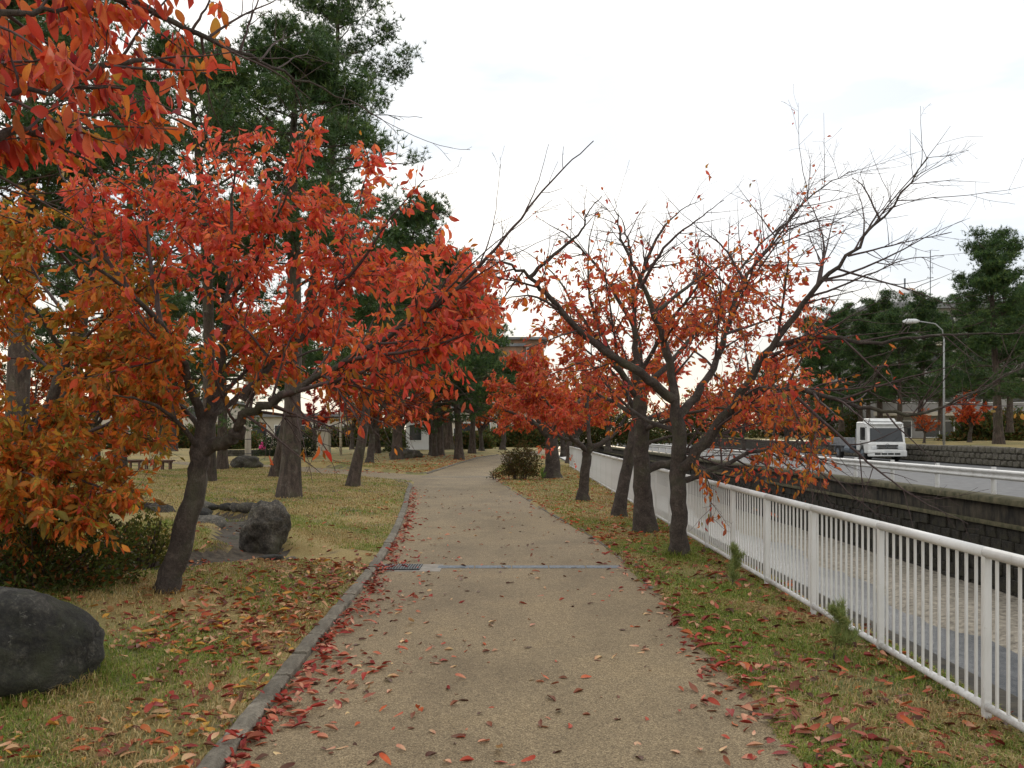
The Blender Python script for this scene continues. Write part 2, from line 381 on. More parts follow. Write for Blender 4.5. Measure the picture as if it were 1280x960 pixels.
# the path and its side branch
py = axis_pts((0.5, 40, 0.4), (40, 90, 1.0)); us = np.linspace(0, 1, 9)
def strip(name, lx, rx, yy, z, mat):
    V = np.array([(l + (r - l) * u, y, z) for l, r, y in zip(lx, rx, yy) for u in us]); n = len(us)
    a = np.array([k * n + i for k in range(len(yy) - 1) for i in range(n - 1)])
    return mk_mesh(name, V, [np.stack([a, a + 1, a + 1 + n, a + n], 1)], mat, smooth=True)
tag(link('path', strip('path', XL(py) - 0.02, XR(py) + 0.2, py, 0.0, M['path'])), 'speckled beige resin path running straight ahead', 'path', kind='structure')
bl = []
for i, (x, y) in enumerate(BR):
    a = BR[max(i - 1, 0)]; c_ = BR[min(i + 1, len(BR) - 1)]; d = (c_ - a) / np.linalg.norm(c_ - a); nrm = np.array((-d[1], d[0]))
    bl.append((np.array((x, y)) + nrm * (BHW + .1), np.array((x, y)) - nrm * (BHW + .1)))
V = [(*p, -0.004) for pr in bl for p in pr]
link('side_path', mk_mesh('side_path', V, [[(2 * i, 2 * i + 1, 2 * i + 3, 2 * i + 2) for i in range(len(bl) - 1)]], M['path']))["kind"] = 'structure'

rnd = random.Random(4)
# kerb stones, each its own piece
def kerb_run(root, pts, wd=0.13, hgt=0.075, ln=0.6):
    pts = [Vector((p[0], p[1], 0)) for p in pts]
    seg = [0]
    for a, b_ in zip(pts[:-1], pts[1:]): seg.append(seg[-1] + (b_ - a).length)
    def at(s):
        for k in range(len(seg) - 1):
            if s <= seg[k + 1] or k == len(seg) - 2:
                q = (s - seg[k]) / (seg[k + 1] - seg[k]); return pts[k].lerp(pts[k + 1], q)
    s = 0.0
    while s + ln < seg[-1]:
        a, b_ = at(s), at(s + ln - 0.005); mid = (a + b_) / 2; ang = math.atan2(b_.y - a.y, b_.x - a.x)
        o = link('kerb_stone', kerb_me[rnd.randrange(3)], root, (mid.x, mid.y, rnd.uniform(-0.007, 0.007)))
        o.rotation_euler = (rnd.uniform(-.03, .03), rnd.uniform(-.008, .008), ang + rnd.uniform(-.014, .014)); s += ln
kerb_me = []
for k in range(3):
    prof = [(-.065, -.14), (.065, -.14), (.062, .03), (.042, .058), (-.036, .062), (-.06, .042)]
    mb = MB(); L = 0.291
    mb.prism(prof, -L, L)
    me = mb.mesh('kerb_stone', M['kerb'], 0.0)
    bm = bmesh.new(); bm.from_mesh(me)
    bmesh.ops.subdivide_edges(bm, edges=[e for e in bm.edges if abs(e.verts[0].co.x - e.verts[1].co.x) > .3], cuts=7)
    for v_ in bm.verts:
        if v_.co.z > -.1:
            q = mnoise.noise_vector(v_.co * 9 + Vector((k * 5, 0, 0))); v_.co += q * .007 * (1.8 if abs(v_.co.x) > .28 else 1)
            if abs(v_.co.x) > .28 and v_.co.z > .05: v_.co.z -= .012
    bm.to_mesh(me); bm.free()
    kerb_me.append(me)
kr = link('kerb', None); tag(kr, 'weathered grey stone kerb along the left side of the path', 'kerb', kind='structure')
yk = np.arange(2.4, 28.2, 0.3)
kerb_run(kr, list(zip(XL(yk) - 0.05, yk)) + [(-3.45, 28.9), (-3.95, 29.8), (-4.7, 30.9), (-6.2, 33), (-9.3, 36.9), (-13.4, 41.6)])
kr2 = link('kerb', None); tag(kr2, 'leaf strewn kerb round the lawn beyond the side path', 'kerb', kind='structure')
yk = np.arange(35.6, 66, 0.5)
kerb_run(kr2, [(-11.6, 45.2), (-7.0, 39.8), (-4.6, 36.6), (-3.9, 35.4)] + list(zip(XL(yk) - 0.05, yk)))
# flush concrete edging on the right
er = link('path_edging', None); tag(er, 'flush concrete edging on the right of the path', 'edging', kind='structure')
ed = [MB().box(-.295, .295, -.06, .06, -.1, .012).mesh('edging_slab', M['kerb'], 0.006)]
y = 9.5
while y < 27:
    x = float(XR(y)) + 0.07; x2 = float(XR(y + .6)) + 0.07
    o = link('edging_slab', ed[0], er, ((x + x2) / 2, y + .3, rnd.uniform(-.006, .006))); o.rotation_euler = (0, rnd.uniform(-.01, .01), math.atan2(.6, x2 - x)); y += 0.6

# drains across the path
dg = thing('drain_grate', 'square dark iron grate set in concrete beside the kerb', 'drain', (-1.38, 11.02, 0))
MB().box(-.30, .50, -.30, .27, -.2, .004).build('concrete_collar', M['concrete'], dg, 0.004)
MB().box(-.24, .24, -.22, .21, .0045, .009).build('frame', M['black'], dg)
for k in range(15): MB().box(-.232 + k * .0325, -.216 + k * .0325, -.21, .2, .0095, .021).build('bar', M['grate'], dg)
for k in (-.2, 0, .19): MB().box(-.235, .245, k - .006, k + .006, .0095, .017).build('cross_bar', M['grate'], dg)
td = thing('trench_drain', 'long blue grey slotted channel drain crossing the path', 'drain', (0, 11.08, 0))
for k in range(5):
    x0 = -0.93 + k * 0.466
    g = MB().box(x0, x0 + .452, -.10, .10, -.1, .006).build('cover_plate', M['galv'], td, 0.003)
    for q in range(8): MB().box(x0 + .03 + q * .05, x0 + .042 + q * .05, -.07, .07, .0063, .0075).build('slot', M['grate'], g)
tag(MB().box(-3.4, -.55, 33.2, 33.32, -.1, .005).build('joint_strip', M['galv']), 'thin dark metal strip crossing the path at the junction', 'strip')

# canal, its walls, the road beyond, the terrace
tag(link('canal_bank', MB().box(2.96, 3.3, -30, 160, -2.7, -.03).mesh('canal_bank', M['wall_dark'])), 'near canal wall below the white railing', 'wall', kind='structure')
tag(link('water', grid_mesh('water', axis_pts((3.2, 13, .5)), axis_pts((-30, 160, 2)), lambda x, y: np.full(x.shape, -2.5), M['water'])),
    'shallow grey blue water in the canal', 'water', kind='structure')
def gz(x, y):
    e = 9.55 + 0.35 * np.sin(y * .25) + .25 * np.sin(y * .83) + .1 * np.sin(y * 2.9)
    return -2.56 + 0.2 * sst(-.25, .8, x - e) + .03 * np.sin(x * 5 + y * 3) * np.sin(y * 4.1)
tag(link('gravel_bank', grid_mesh('gravel_bank', axis_pts((8.2, 12.6, .2)), axis_pts((5, 110, .5)), gz, M['gravel'])), 'pale gravel bank along the foot of the far canal wall', 'gravel', kind='structure')
def wx(y): return 12.75 - 0.02 * (y - 22)
cw = thing('canal_wall', 'dark stained stone wall on the far side of the canal', 'wall', (0, 0, 0))
V = []; ysw = list(np.arange(0, 151, 5.0))
def wallsheet(name, x0, x1, z0, z1, mat, parent):
    V = []
    for yv in ysw:
        for dx, z in ((x0, z0), (x0, z1), (x1, z1), (x1, z0)): V.append((wx(yv) + dx, yv, z))
    q = [(4 * k + a, 4 * k + b_, 4 * k + 4 + b_, 4 * k + 4 + a) for k in range(len(ysw) - 1) for a, b_ in ((0, 1), (1, 2))]
    return link(name, mk_mesh(name, V, [q], mat), parent)
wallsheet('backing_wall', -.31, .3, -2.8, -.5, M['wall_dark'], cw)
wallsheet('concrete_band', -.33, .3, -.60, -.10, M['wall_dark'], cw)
wallsheet('coping', -.46, .3, -.12, .03, M['mosscap'], cw)
wallsheet('ledge', -.43, .3, -.70, -.595, M['mosscap'], cw)
blk = []
for k in range(5):
    mb = MB().box(-.09, .09, -.245, .245, -.155, .155); me = mb.mesh('block', M['block'], 0.03)
    for v_ in me.vertices: v_.co += Vector((rnd.uniform(-.025, .025), rnd.uniform(-.012, .012), rnd.uniform(-.012, .012)))
    blk.append(me)
rows = [-2.42, -2.11, -1.80, -1.49, -1.18, -.87]
nb = 0; far = MB()
for yv in np.arange(16, 40.9, 0.5):
    for rI, z in enumerate(rows):
        yy = yv + (0.25 if rI % 2 else 0)
        o = link('block', blk[rnd.randrange(5)], cw, (wx(yy) - .28 + rnd.uniform(-.02, .02), yy, z)); nb += 1
for yv in np.arange(41, 90, 0.5):
    for rI, z in enumerate(rows):
        xq = wx(yv) - .28 + rnd.uniform(-.03, .03); far.box(xq - .09, xq + .09, yv + .25 * (rI % 2) - .235, yv + .25 * (rI % 2) + .235, z - .145, z + .145)
far.build('far_blocks', M['block'], cw)["kind"] = 'stuff'
tag(link('road', grid_mesh('road', axis_pts((12.55, 24.2, 1.0)), axis_pts((-30, 160, 5)), lambda x, y: np.full(x.shape, -.02), M['asphalt'])), 'grey asphalt road beyond the canal', 'road', kind='structure')
MB().box(17.9, 18.05, -20, 160, -.03, -.015).build('road_marking', M['whitewall'])["kind"] = 'structure'
def tz(x, y): return 0.98 + 0.1 * sst(24.5, 40, x) + .04 * np.sin(x * 1.1) * np.sin(y * .7)
tag(link('terrace_lawn', grid_mesh('terrace_lawn', axis_pts((24.35, 60, 1.5), (60, 400, 60)), axis_pts((-30, 160, 4), (160, 900, 90)), tz, M['lawn'])), 'raised grass terrace above the stone wall', 'lawn', kind='structure')
sw = thing('retaining_wall', 'low rubble stone wall holding up the grass terrace by the road', 'wall', (24, 0, 0))
MB().box(.12, .5, -10, 160, -.1, .93).build('backing', M['wall_dark'], sw)
sb = []
for k in range(6):
    me = MB().box(-.1, .1, -.26, .26, -.155, .155).mesh('stone', M['palerock'], 0.05)
    for v_ in me.vertices: v_.co += Vector((rnd.uniform(-.03, .03), rnd.uniform(-.03, .03), rnd.uniform(-.02, .02)))
    sb.append(me)
for yv in np.arange(38, 74, 0.55):
    for rI in range(3):
        o = link('stone', sb[rnd.randrange(6)], sw, (rnd.uniform(.05, .1), yv + rI * .19, .16 + rI * .315)); o.rotation_euler = (rnd.uniform(-.06, .06), 0, 0)

# white guard rail along the road
gr = thing('guard_rail', 'white corrugated guard rail beside the road across the canal', 'guard rail', (0, 0, 0))
prof = [(0, .70), (-.055, .67), (-.055, .62), (0, .585), (0, .555), (-.055, .52), (-.055, .47), (0, .44), (.012, .44), (.012, .70)]
for k in range(24):
    y0 = 14.6 + k * 3.0; mb = MB()
    V = [(wx(yv) + .12 + a, yv, z) for yv in (y0, y0 + 2.99) for a, z in prof]; n = len(prof)
    f = [(i, (i + 1) % n, n + (i + 1) % n, n + i) for i in range(n)]
    link('rail_beam', mk_mesh('rail_beam', V, [f], M['white_paint']), gr)
    MB().tube([(wx(y0) + .20, y0, -.05), (wx(y0) + .20, y0, .76)], .065, 10).build('post', M['white_paint'], gr, smooth=False)

# the white railing beside the path
FX = 2.76
fn = thing('railing', 'white steel railing with thin vertical bars along the canal edge', 'railing', (FX, 0, 0))
PS = 1.47; Y0 = 5.12 - 2 * PS; NP = 27
Yend = Y0 + NP * PS
for k in range(NP):
    y0 = Y0 + k * PS
    MB().tube([(0, y0 + .001, 1.0), (0, y0 + PS - .001, 1.0)], .033, 12).build('top_rail', M['white_paint'], fn, smooth=True)
    MB().tube([(0, y0 + .001, .105), (0, y0 + PS - .001, .105)], .024, 10).build('bottom_rail', M['white_paint'], fn, smooth=True)
pm = MB().box(-.024, .024, -.02, .02, -.1, .985).mesh('post', M['white_paint'], .006)
for k in range(NP + 1): link('post', pm, fn, (0, Y0 + k * PS, 0))
bmesh_b = MB().box(-.007, .007, -.008, .008, .1, .985).mesh('baluster', M['white_paint'])
pos = [Y0 + k * PS + PS * (j + 1) / 13 for k in range(NP) for j in range(12)]
pos = [p for p in pos if p > 3.0]
for p in pos[:300]: link('baluster', bmesh_b, fn, (0, p, 0))
mb = MB()
for p in pos[300:]: mb.box(-.01, .01, p - .01, p + .01, .1, .985)
if mb.v: mb.build('far_balusters', M['white_paint'], fn)["kind"] = 'stuff'
# ------------------------------------------------------------------ trees
def unit(v): return v / (np.linalg.norm(v, axis=-1, keepdims=True) + 1e-9)

def spline(P, n):
    """Catmull-Rom through the rows of P, n points, evenly by index"""
    P = np.asarray(P, float); Q = np.vstack([2 * P[0] - P[1], P, 2 * P[-1] - P[-2]]); m = len(P) - 1
    o = []
    for s in np.linspace(0, m - 1e-6, n):
        i = int(s); t = s - i; a, b, c, d = Q[i:i + 4]
        o.append(0.5 * ((2 * b) + (c - a) * t + (2 * a - 5 * b + 4 * c - d) * t * t + (3 * b - a - 3 * c + d) * t ** 3))
    return np.array(o)

def tubes(branches, rough=0.0, seed=0):
    """branches: list of (pts (n,3), radii (n,), sides)"""
    rg = np.random.default_rng(seed); V = []; Q = []; T = []; n0 = 0
    for P, r, k in branches:
        n = len(P); tg = np.gradient(P, axis=0); tg = unit(tg)
        ref = np.array((0, 0, 1.0)) if abs(tg[0][2]) < 0.9 else np.array((1.0, 0, 0))
        u = np.cross(tg[0], ref); u /= np.linalg.norm(u)
        an = 2 * np.pi * np.arange(k) / k; ca, sa = np.cos(an)[:, None], np.sin(an)[:, None]
        ph = rg.random(4) * 6.28
        for i in range(n):
            t = tg[i]; u = u - t * u.dot(t); u /= np.linalg.norm(u) + 1e-9; v = np.cross(t, u)
            rr = r[i]
            if rough and k > 6:
                rr = r[i] * (1 + rough * (np.sin(2 * an + ph[0] + i * .5) * .5 + np.sin(3 * an + ph[1] - i * .7) * .4 + rg.normal(0, .35, k)))[:, None]
            V.append(P[i] + (u * ca + v * sa) * rr)
        j = np.arange(k); j2 = (j + 1) % k
        for i in range(n - 1):
            a = n0 + i * k; Q.append(np.stack([a + j, a + j2, a + k + j2, a + k + j], 1))
        n0 += n * k
    return np.vstack(V), [np.vstack(Q)]

LT = []                                                            # leaf templates: length 1 along x
for cup, bend, tw in ((.07, -.12, .02), (.15, -.34, -.07), (.03, .14, .08), (.22, -.06, .02)):
    LT.append(np.array([(0, 0, 0), (.34, 0, -cup * .5), (.7, 0, bend * .4), (1, 0, bend),
                        (.15, .105, cup * .6), (.43, .205, cup + tw), (.76, .125, cup * .6 + bend * .5 + tw),
                        (.15, -.105, cup * .6), (.43, -.205, cup - tw), (.76, -.125, cup * .6 + bend * .5 - tw)]))
LTRI = np.array([(0, 1, 4), (1, 5, 4), (1, 2, 5), (2, 6, 5), (2, 3, 6), (0, 7, 1), (1, 7, 8), (1, 8, 2), (2, 8, 9), (2, 9, 3)])
LT = np.array(LT)
LTINT = np.array([(1.05, 1.35, 1.2), (1.05, 1.22, 1.1), (1.0, 1.05, 1.0), (.88, .72, .75), (1.02, 1.15, 1.1), (.97, .92, .92), (.9, .78, .8), (1.02, 1.15, 1.1), (.97, .92, .92), (.9, .78, .8)])

def fine_leaf(cup, bend, tw, asym, sd):
    rq = random.Random(sd); ts = [0, .11, .27, .45, .63, .81, .92, 1]; wd = [0, .085, .162, .203, .185, .112, .048, 0]
    mid = [(q, .012 * math.sin(q * 5 + sd), bend * q * q - cup * .35 * math.sin(q * math.pi)) for q in ts]
    side = []
    for e in (1, -1):
        for q, w_ in list(zip(ts, wd))[1:-1]:
            w2 = w_ * (1 + e * asym) * rq.uniform(.93, 1.07); side.append((q - .015, e * w2, bend * q * q + cup * w2 / .2 + e * tw * q + rq.uniform(-.012, .012)))
    tri = []
    for o_ in (8, 14):
        T = [(0, 1, o_)] + [x for i in range(1, 6) for x in ((i, i + 1, o_ + i), (i, o_ + i, o_ + i - 1))] + [(6, 7, o_ + 5)]
        tri += T if o_ == 8 else [t_[::-1] for t_ in T]
    return np.array(mid + side), np.array(tri)
FL = [fine_leaf(*q) for q in ((.05, -.10, .02, .06, 1), (.10, -.30, -.07, -.08, 2), (.03, .16, .08, .1, 3), (.16, -.08, .03, -.05, 4), (.08, -.42, .05, .0, 5), (.12, .05, -.1, .12, 6))]
FTRI = FL[0][1]; FL = np.array([q[0] for q in FL])
FTINT = np.array([(1 + .06 * (1 - t_), 1.35 - .62 * t_ ** .8, 1.22 - .45 * t_) for t_ in (0, .11, .27, .45, .63, .81, .92, 1)] + [(1.0 - .1 * t_, 1.12 - .4 * t_, 1.08 - .3 * t_) for t_ in (.11, .27, .45, .63, .81, .92)] * 2)

def frames(d, rg):
    d = unit(d); q = unit(rg.normal(size=d.shape)); y = unit(np.cross(q, d)); z = np.cross(d, y)
    return d, y, z

def leaf_arrays(P, d, size, cols, rg, wid=1.0, up=None, fine=False):
    LT_, TR_, TI_ = (FL, FTRI, FTINT) if fine else (LT, LTRI, LTINT); kv = LT_.shape[1]
    n = len(P); x, y, z = frames(d, rg)
    if up is not None:
        z = unit(up - x * np.sum(up * x, 1, keepdims=True)); y = np.cross(z, x)
    T = LT_[rg.integers(0, len(LT_), n)]
    s = size[:, None, None]
    wid = wid * rg.uniform(.7, 1.2, n)[:, None, None]
    V = P[:, None, :] + s * (T[:, :, 0:1] * x[:, None] + wid * T[:, :, 1:2] * y[:, None] + T[:, :, 2:3] * z[:, None])
    F_ = (np.arange(n)[:, None, None] * kv + TR_[None]).reshape(-1, 3)
    C = (cols[:, None] * TI_[None]).reshape(-1, 3)
    return V.reshape(-1, 3), F_, C, (x, y, z)

PAL = {  # leaf colours, measured by eye on the leaves themselves
 'red': [lin(*c) for c in ((214, 84, 58), (222, 100, 66), (204, 74, 56), (226, 118, 78), (196, 66, 54), (216, 106, 60))],
 'bright': [lin(*c) for c in ((236, 102, 74), (240, 122, 80), (228, 90, 72), (238, 134, 86), (230, 124, 68), (234, 110, 96))],
 'orange': [lin(*c) for c in ((222, 126, 50), (216, 112, 48), (228, 144, 62), (204, 120, 52), (220, 106, 50), (198, 142, 60))],
 'olive': [lin(*c) for c in ((164, 124, 54), (180, 128, 52), (146, 120, 54), (190, 118, 50), (132, 116, 50), (204, 140, 54))],
 'rust': [lin(*c) for c in ((202, 98, 58), (216, 112, 66), (186, 84, 58), (208, 92, 68), (222, 124, 72), (178, 106, 62))],
 'pinkred': [lin(*c) for c in ((216, 94, 78), (224, 108, 84), (202, 82, 76), (228, 118, 88), (208, 110, 78), (218, 94, 66))],
 'yellow': [lin(*c) for c in ((190, 162, 66), (176, 150, 62), (204, 148, 60), (160, 142, 60))],
 'crimson': [lin(*c) for c in ((176, 58, 66), (192, 66, 68), (160, 64, 64), (200, 84, 74))],
}
LEAFME = {}
def leaf_piece(pal, i, tmpl):
    k = (pal, i, tmpl)
    if k not in LEAFME:
        LEAFME[k] = mk_mesh('leaf', FL[tmpl], [FTRI], M['leaf'], cols=np.array(PAL[pal][i]) * FTINT, smooth=True)
    return LEAFME[k]

def walk(start, d, L, n, wig, trop, rg):
    P = [start]; d = d / np.linalg.norm(d); s = L / n
    for k in range(n):
        d = d + rg.normal(0, wig, 3) + np.array((0, 0, trop)); d /= np.linalg.norm(d); P.append(P[-1] + d * s)
    return np.array(P)

def side_dir(t, ang, rg, flat=0.0):
    q = rg.normal(size=3); q[2] *= (1 - flat); q -= t * q.dot(t); q /= np.linalg.norm(q) + 1e-9
    return t * math.cos(ang) + q * math.sin(ang)

def sub(branches, dens, lmin, lmax, ratio, ang, wig, trop, rg, t0=0.2, sides=4, rmax=1.0, flat=0.0, rend=.0018, nseg=5):
    o = []
    for P, r, _ in branches:
        seg = np.linalg.norm(np.diff(P, axis=0), axis=1); L = seg.sum(); cum = np.concatenate([[0], np.cumsum(seg)]) / L
        for _k in range(rg.poisson(max(0.2, dens * L))):
            t = t0 + (1 - t0) * rg.random(); i = min(np.searchsorted(cum, t) - 1, len(P) - 2); i = max(i, 0)
            q = (t - cum[i]) / (cum[i + 1] - cum[i] + 1e-9); p = P[i] * (1 - q) + P[i + 1] * q; rr = r[i] * (1 - q) + r[i + 1] * q
            tg = P[i + 1] - P[i]; tg = tg / np.linalg.norm(tg)
            l = np.clip(L * ratio * (1.15 - t * .7) * rg.uniform(.5, 1.25), lmin, lmax)
            d = side_dir(tg, rg.normal(ang, .2), rg, flat)
            r0 = min(rr * .62, rmax, max(.003, l * .014)); Q = walk(p, d, l, nseg, wig, trop, rg)
            o.append((Q, np.linspace(r0, rend, nseg + 1), sides))
    return o

def cherry(name, label, cat_group, limbs, nleaf, pal_fn, seed, leaf=0.095, parts=0, base=None, trunk_mat='cherry_bark',
           dens_fn=None, d1=2.6, d2=4.5, d3=5.0, l1=(.35, 1.7), droop=.55, extra_bare=(), wig=.10, up1=.03, spur=True, bunch=3, ratio=.42, fine=False):
    """limbs: list of (points, r0, r1); the first is the trunk"""
    rg = np.random.default_rng(seed)
    big = []
    thin = []
    for k, lb in enumerate(limbs):
        P, r0, r1 = lb[:3]
        P = np.asarray(P, float); n = max(8, int(len(P) * 4)); Q = spline(P, n)
        if len(lb) > 3: thin.append(k)
        amp = 0.012 if k == 0 else 0.02
        Q[1:-1] += rg.normal(0, amp, Q[1:-1].shape) * min(1, r0 * 12)
        r = r1 + (r0 - r1) * (1 - np.linspace(0, 1, n)) ** (1.0 if k == 0 else 1.35)
        if k == 0:
            r[:4] *= (1.55, 1.28, 1.12, 1.04); Q[0][2] -= .12
        big.append((Q, r, 14 if r0 > .08 else (8 if r0 > .03 else 6)))
    if base is None: base = np.array((big[0][0][0][0], big[0][0][0][1], 0.0))
    full = [b_ for k, b_ in enumerate(big) if k and k not in thin]; few = [big[k] for k in thin]
    L1 = sub(full, d1, l1[0], l1[1], ratio, .85, wig, up1, rg, .15, 5, .02, nseg=7)
    if few: L1 += sub(few, 2.2, .2, .5, .2, .6, .06, .0, rg, .1, 4, .008)
    L2 = sub(L1, d2, .15, .75, .5, .75, .1, .0, rg, .15, 4, .008)
    L2 += sub(big[1:], 1.8, .2, .55, .12, .9, .1, .0, rg, .3, 4, .008)
    L3 = sub(L2, d3, .04, .2, .35, .9, .08, .03, rg, .15, 3, .004, rend=.0013, nseg=2) if spur else []
    root = thing(name, label, 'tree', tuple(base), group=cat_group)
    V, Q = tubes([b_ for b_ in big if b_[1][0] > .028], .05, seed); link('trunk', mk_mesh('trunk', V - base, Q, M[trunk_mat], smooth=True), root)
    V, Q = tubes([b_ for b_ in big if b_[1][0] <= .028] + L1 + L2 + L3, 0, seed); tag(link('branches', mk_mesh('branches', V - base, Q, M['twig'], smooth=True), root), kind='stuff')
    # leaves along the twigs
    S = []; D = []; Wt = []
    for P, r, _ in L1[:] + L2 * 1 + L3:
        seg = np.diff(P, axis=0); S.append(P[:-1]); D.append(seg); Wt.append(np.linalg.norm(seg, axis=1))
    S = np.vstack(S); D = np.vstack(D); Wt = np.concatenate(Wt)
    if dens_fn is not None: Wt = Wt * dens_fn(S)
    # leaves come in bunches
    nb = max(1, nleaf // bunch); idx = rg.choice(len(S), nb, p=Wt / Wt.sum()); idx = np.repeat(idx, bunch)[:nleaf]
    q = np.repeat(rg.random(nb), bunch)[:len(idx), None]
    P = S[idx] + D[idx] * q + rg.normal(0, .022, (len(idx), 3))
    d = unit(D[idx]) * .45 + rg.normal(0, .42, P.shape); d[:, 2] -= droop; d = unit(d)
    P = P + d * .018
    size = leaf * np.clip(rg.normal(.95, .24, len(P)), .4, 1.45)
    pals = pal_fn(P, rg); pi = rg.integers(0, 4, len(P)) if False else np.array([rg.integers(0, len(PAL[k])) for k in pals])
    cols = np.array([PAL[k][i] for k, i in zip(pals, pi)]) * rg.uniform(.68, 1.2, (len(P), 1))
    keep = np.ones(len(P), bool)
    if parts:
        px = 640 + P[:, 0] / P[:, 1] * F; pyv = HY - (P[:, 2] - H) / P[:, 1] * F
        vis = (px > 0) & (px < 1280) & (pyv > 0) & (pyv < 960)
        sc = np.where(vis, size / P[:, 1], -1); top = np.argsort(-sc)[:parts]; top = top[sc[top] > 0]
        keep[top] = False
        x, y, z = frames(d, rg)
        for j in top:
            o = link('leaf', leaf_piece(pals[j], int(pi[j]), int(rg.integers(0, 6))), root)
            s = float(size[j]); mt = Matrix.Identity(4)
            wj = rg.uniform(.72, 1.2)
            for c_, ax in enumerate((x[j], y[j] * wj, z[j] * rg.uniform(.6, 1.6))):
                for r_ in range(3): mt[r_][c_] = ax[r_] * s
            for r_ in range(3): mt[r_][3] = P[j][r_] - base[r_]
            o.matrix_local = mt
    V, F_, C, _ = leaf_arrays(P[keep], d[keep], size[keep], cols[keep], rg, fine=fine)
    tag(link('crown', mk_mesh('crown', V - base, [F_], M['leaf'], cols=C, smooth=True), root), kind='stuff')
    return root

def pick(rg, n, table):
    k = list(table); p = np.array([table[q] for q in k], float); return np.array(k, dtype=object)[rg.choice(len(k), n, p=p / p.sum())]

def PX(*pts): return [W(*p) for p in pts]

# --- the leaning cherry on the left lawn
def pal_L1(P, rg):
    o = pick(rg, len(P), {'bright': 5, 'red': 1.6, 'orange': 1.6, 'pinkred': 3})
    lo = pick(rg, len(P), {'orange': 5, 'olive': 4, 'red': 1}); px = 640 + P[:, 0] / P[:, 1] * F; pyv = HY - (P[:, 2] - H) / P[:, 1] * F
    f = sst(330, 470, pyv + (260 - px) * .55 + rg.normal(0, 30, len(P)))
    m_ = rg.random(len(P)) < f; o[m_] = lo[m_]; return o
def den_L1(S):
    px = 640 + S[:, 0] / S[:, 1] * F; pyv = HY - (S[:, 2] - H) / S[:, 1] * F
    d = np.ones(len(S)); d *= 1 - .96 * sst(600, 650, px); d *= 1 - .25 * sst(400, 470, px); d *= .04 + .96 * sst(500, 455, pyv - np.abs(px - 330) * .04 - 45 * sst(270, 200, px))
    d *= .12 + .88 * sst(95, 210, pyv + np.maximum(0, 300 - px) * .2)
    top = np.interp(px, [0, 150, 250, 320, 420, 480, 520, 600], [150, 130, 130, 100, 120, 180, 220, 330])
    d *= .03 + .97 * sst(-25, 25, pyv - top); return d
L1T = cherry('cherry_tree', 'leaning cherry with bright red leaves, nearest trunk on the left lawn', 'cherry trees in autumn leaf', [
    (PX((205, 757, 8.7), (216, 710, 8.7), (236, 650, 8.75), (247, 590, 8.8), (254, 545, 8.85), (262, 515, 8.9)), .122, .082),
    (PX((250, 566, 8.8), (275, 555, 8.75), (297, 543, 8.6), (302, 525, 8.5), (330, 508, 8.4), (372, 485, 8.2), (430, 452, 8.0), (515, 405, 7.8), (575, 358, 7.65)), .075, .018),
    (PX((575, 358, 7.65), (615, 315, 7.5), (655, 268, 7.4), (700, 215, 7.3), (742, 176, 7.2)), .018, .004, .3),
    (PX((258, 530, 8.9), (272, 480, 9.0), (281, 400, 9.1), (285, 320, 9.2), (291, 240, 9.2), (300, 170, 9.2)), .055, .008),
    (PX((255, 530, 8.9), (236, 475, 8.6), (203, 412, 8.2), (168, 372, 7.9), (120, 335, 7.6), (60, 300, 7.4)), .05, .008),
    (PX((281, 385, 9.1), (305, 350, 8.8), (333, 302, 8.5), (360, 240, 8.2), (385, 175, 8.0)), .03, .006),
    (PX((302, 500, 8.5), (337, 455, 8.6), (380, 421, 8.8), (412, 370, 9.0), (438, 300, 9.2), (460, 215, 9.4)), .042, .006),
    (PX((412, 372, 9.0), (450, 330, 8.8), (490, 270, 8.6), (530, 225, 8.5)), .024, .005),
    (PX((203, 412, 8.2), (190, 340, 8.3), (185, 270, 8.5), (200, 190, 8.7)), .028, .006),
    (PX((168, 372, 7.9), (120, 300, 8.0), (90, 240, 8.2), (60, 190, 8.4)), .022, .005),
    (PX((337, 500, 8.4), (400, 482, 8.0), (460, 462, 7.8), (530, 440, 7.6), (590, 415, 7.4)), .026, .005),
    (PX((266, 520, 8.9), (330, 470, 9.6), (390, 440, 10.2), (450, 420, 10.8)), .034, .006),
    (PX((255, 545, 8.85), (220, 500, 9.4), (170, 460, 10), (110, 430, 10.4)), .034, .006),
    (PX((251, 562, 8.8), (214, 520, 8.4), (168, 498, 8.0), (118, 492, 7.7)), .032, .005),
    (PX((262, 520, 8.9), (300, 470, 9.3), (340, 430, 9.8), (360, 380, 10.2)), .03, .005),
    (PX((340, 455, 8.6), (400, 380, 9.2), (450, 350, 9.6), (520, 330, 9.9)), .024, .005),
    (PX((285, 320, 9.2), (250, 260, 9.5), (230, 200, 9.8)), .022, .005),
    (PX((430, 452, 8.0), (490, 442, 7.7), (550, 430, 7.5), (605, 402, 7.3)), .024, .005), (PX((515, 405, 7.8), (560, 385, 7.9), (605, 375, 8.0)), .02, .005),
    (PX((600, 330, 7.55), (617, 280, 7.6), (626, 205, 7.5)), .008, .002, .3), (PX((655, 268, 7.4), (672, 230, 7.4), (686, 180, 7.3)), .007, .002, .3),
    (PX((540, 385, 7.7), (600, 320, 7.4), (690, 250, 7.1)), .011, .002, .3), (PX((560, 370, 7.7), (620, 330, 7.4), (700, 290, 7.1)), .010, .002, .3),
    ], 12500, pal_L1, 11, .092, 300, dens_fn=den_L1, d1=4.6, d2=5.8, d3=3, l1=(.35, 1.15), droop=.75, bunch=2, up1=.01, fine=True)

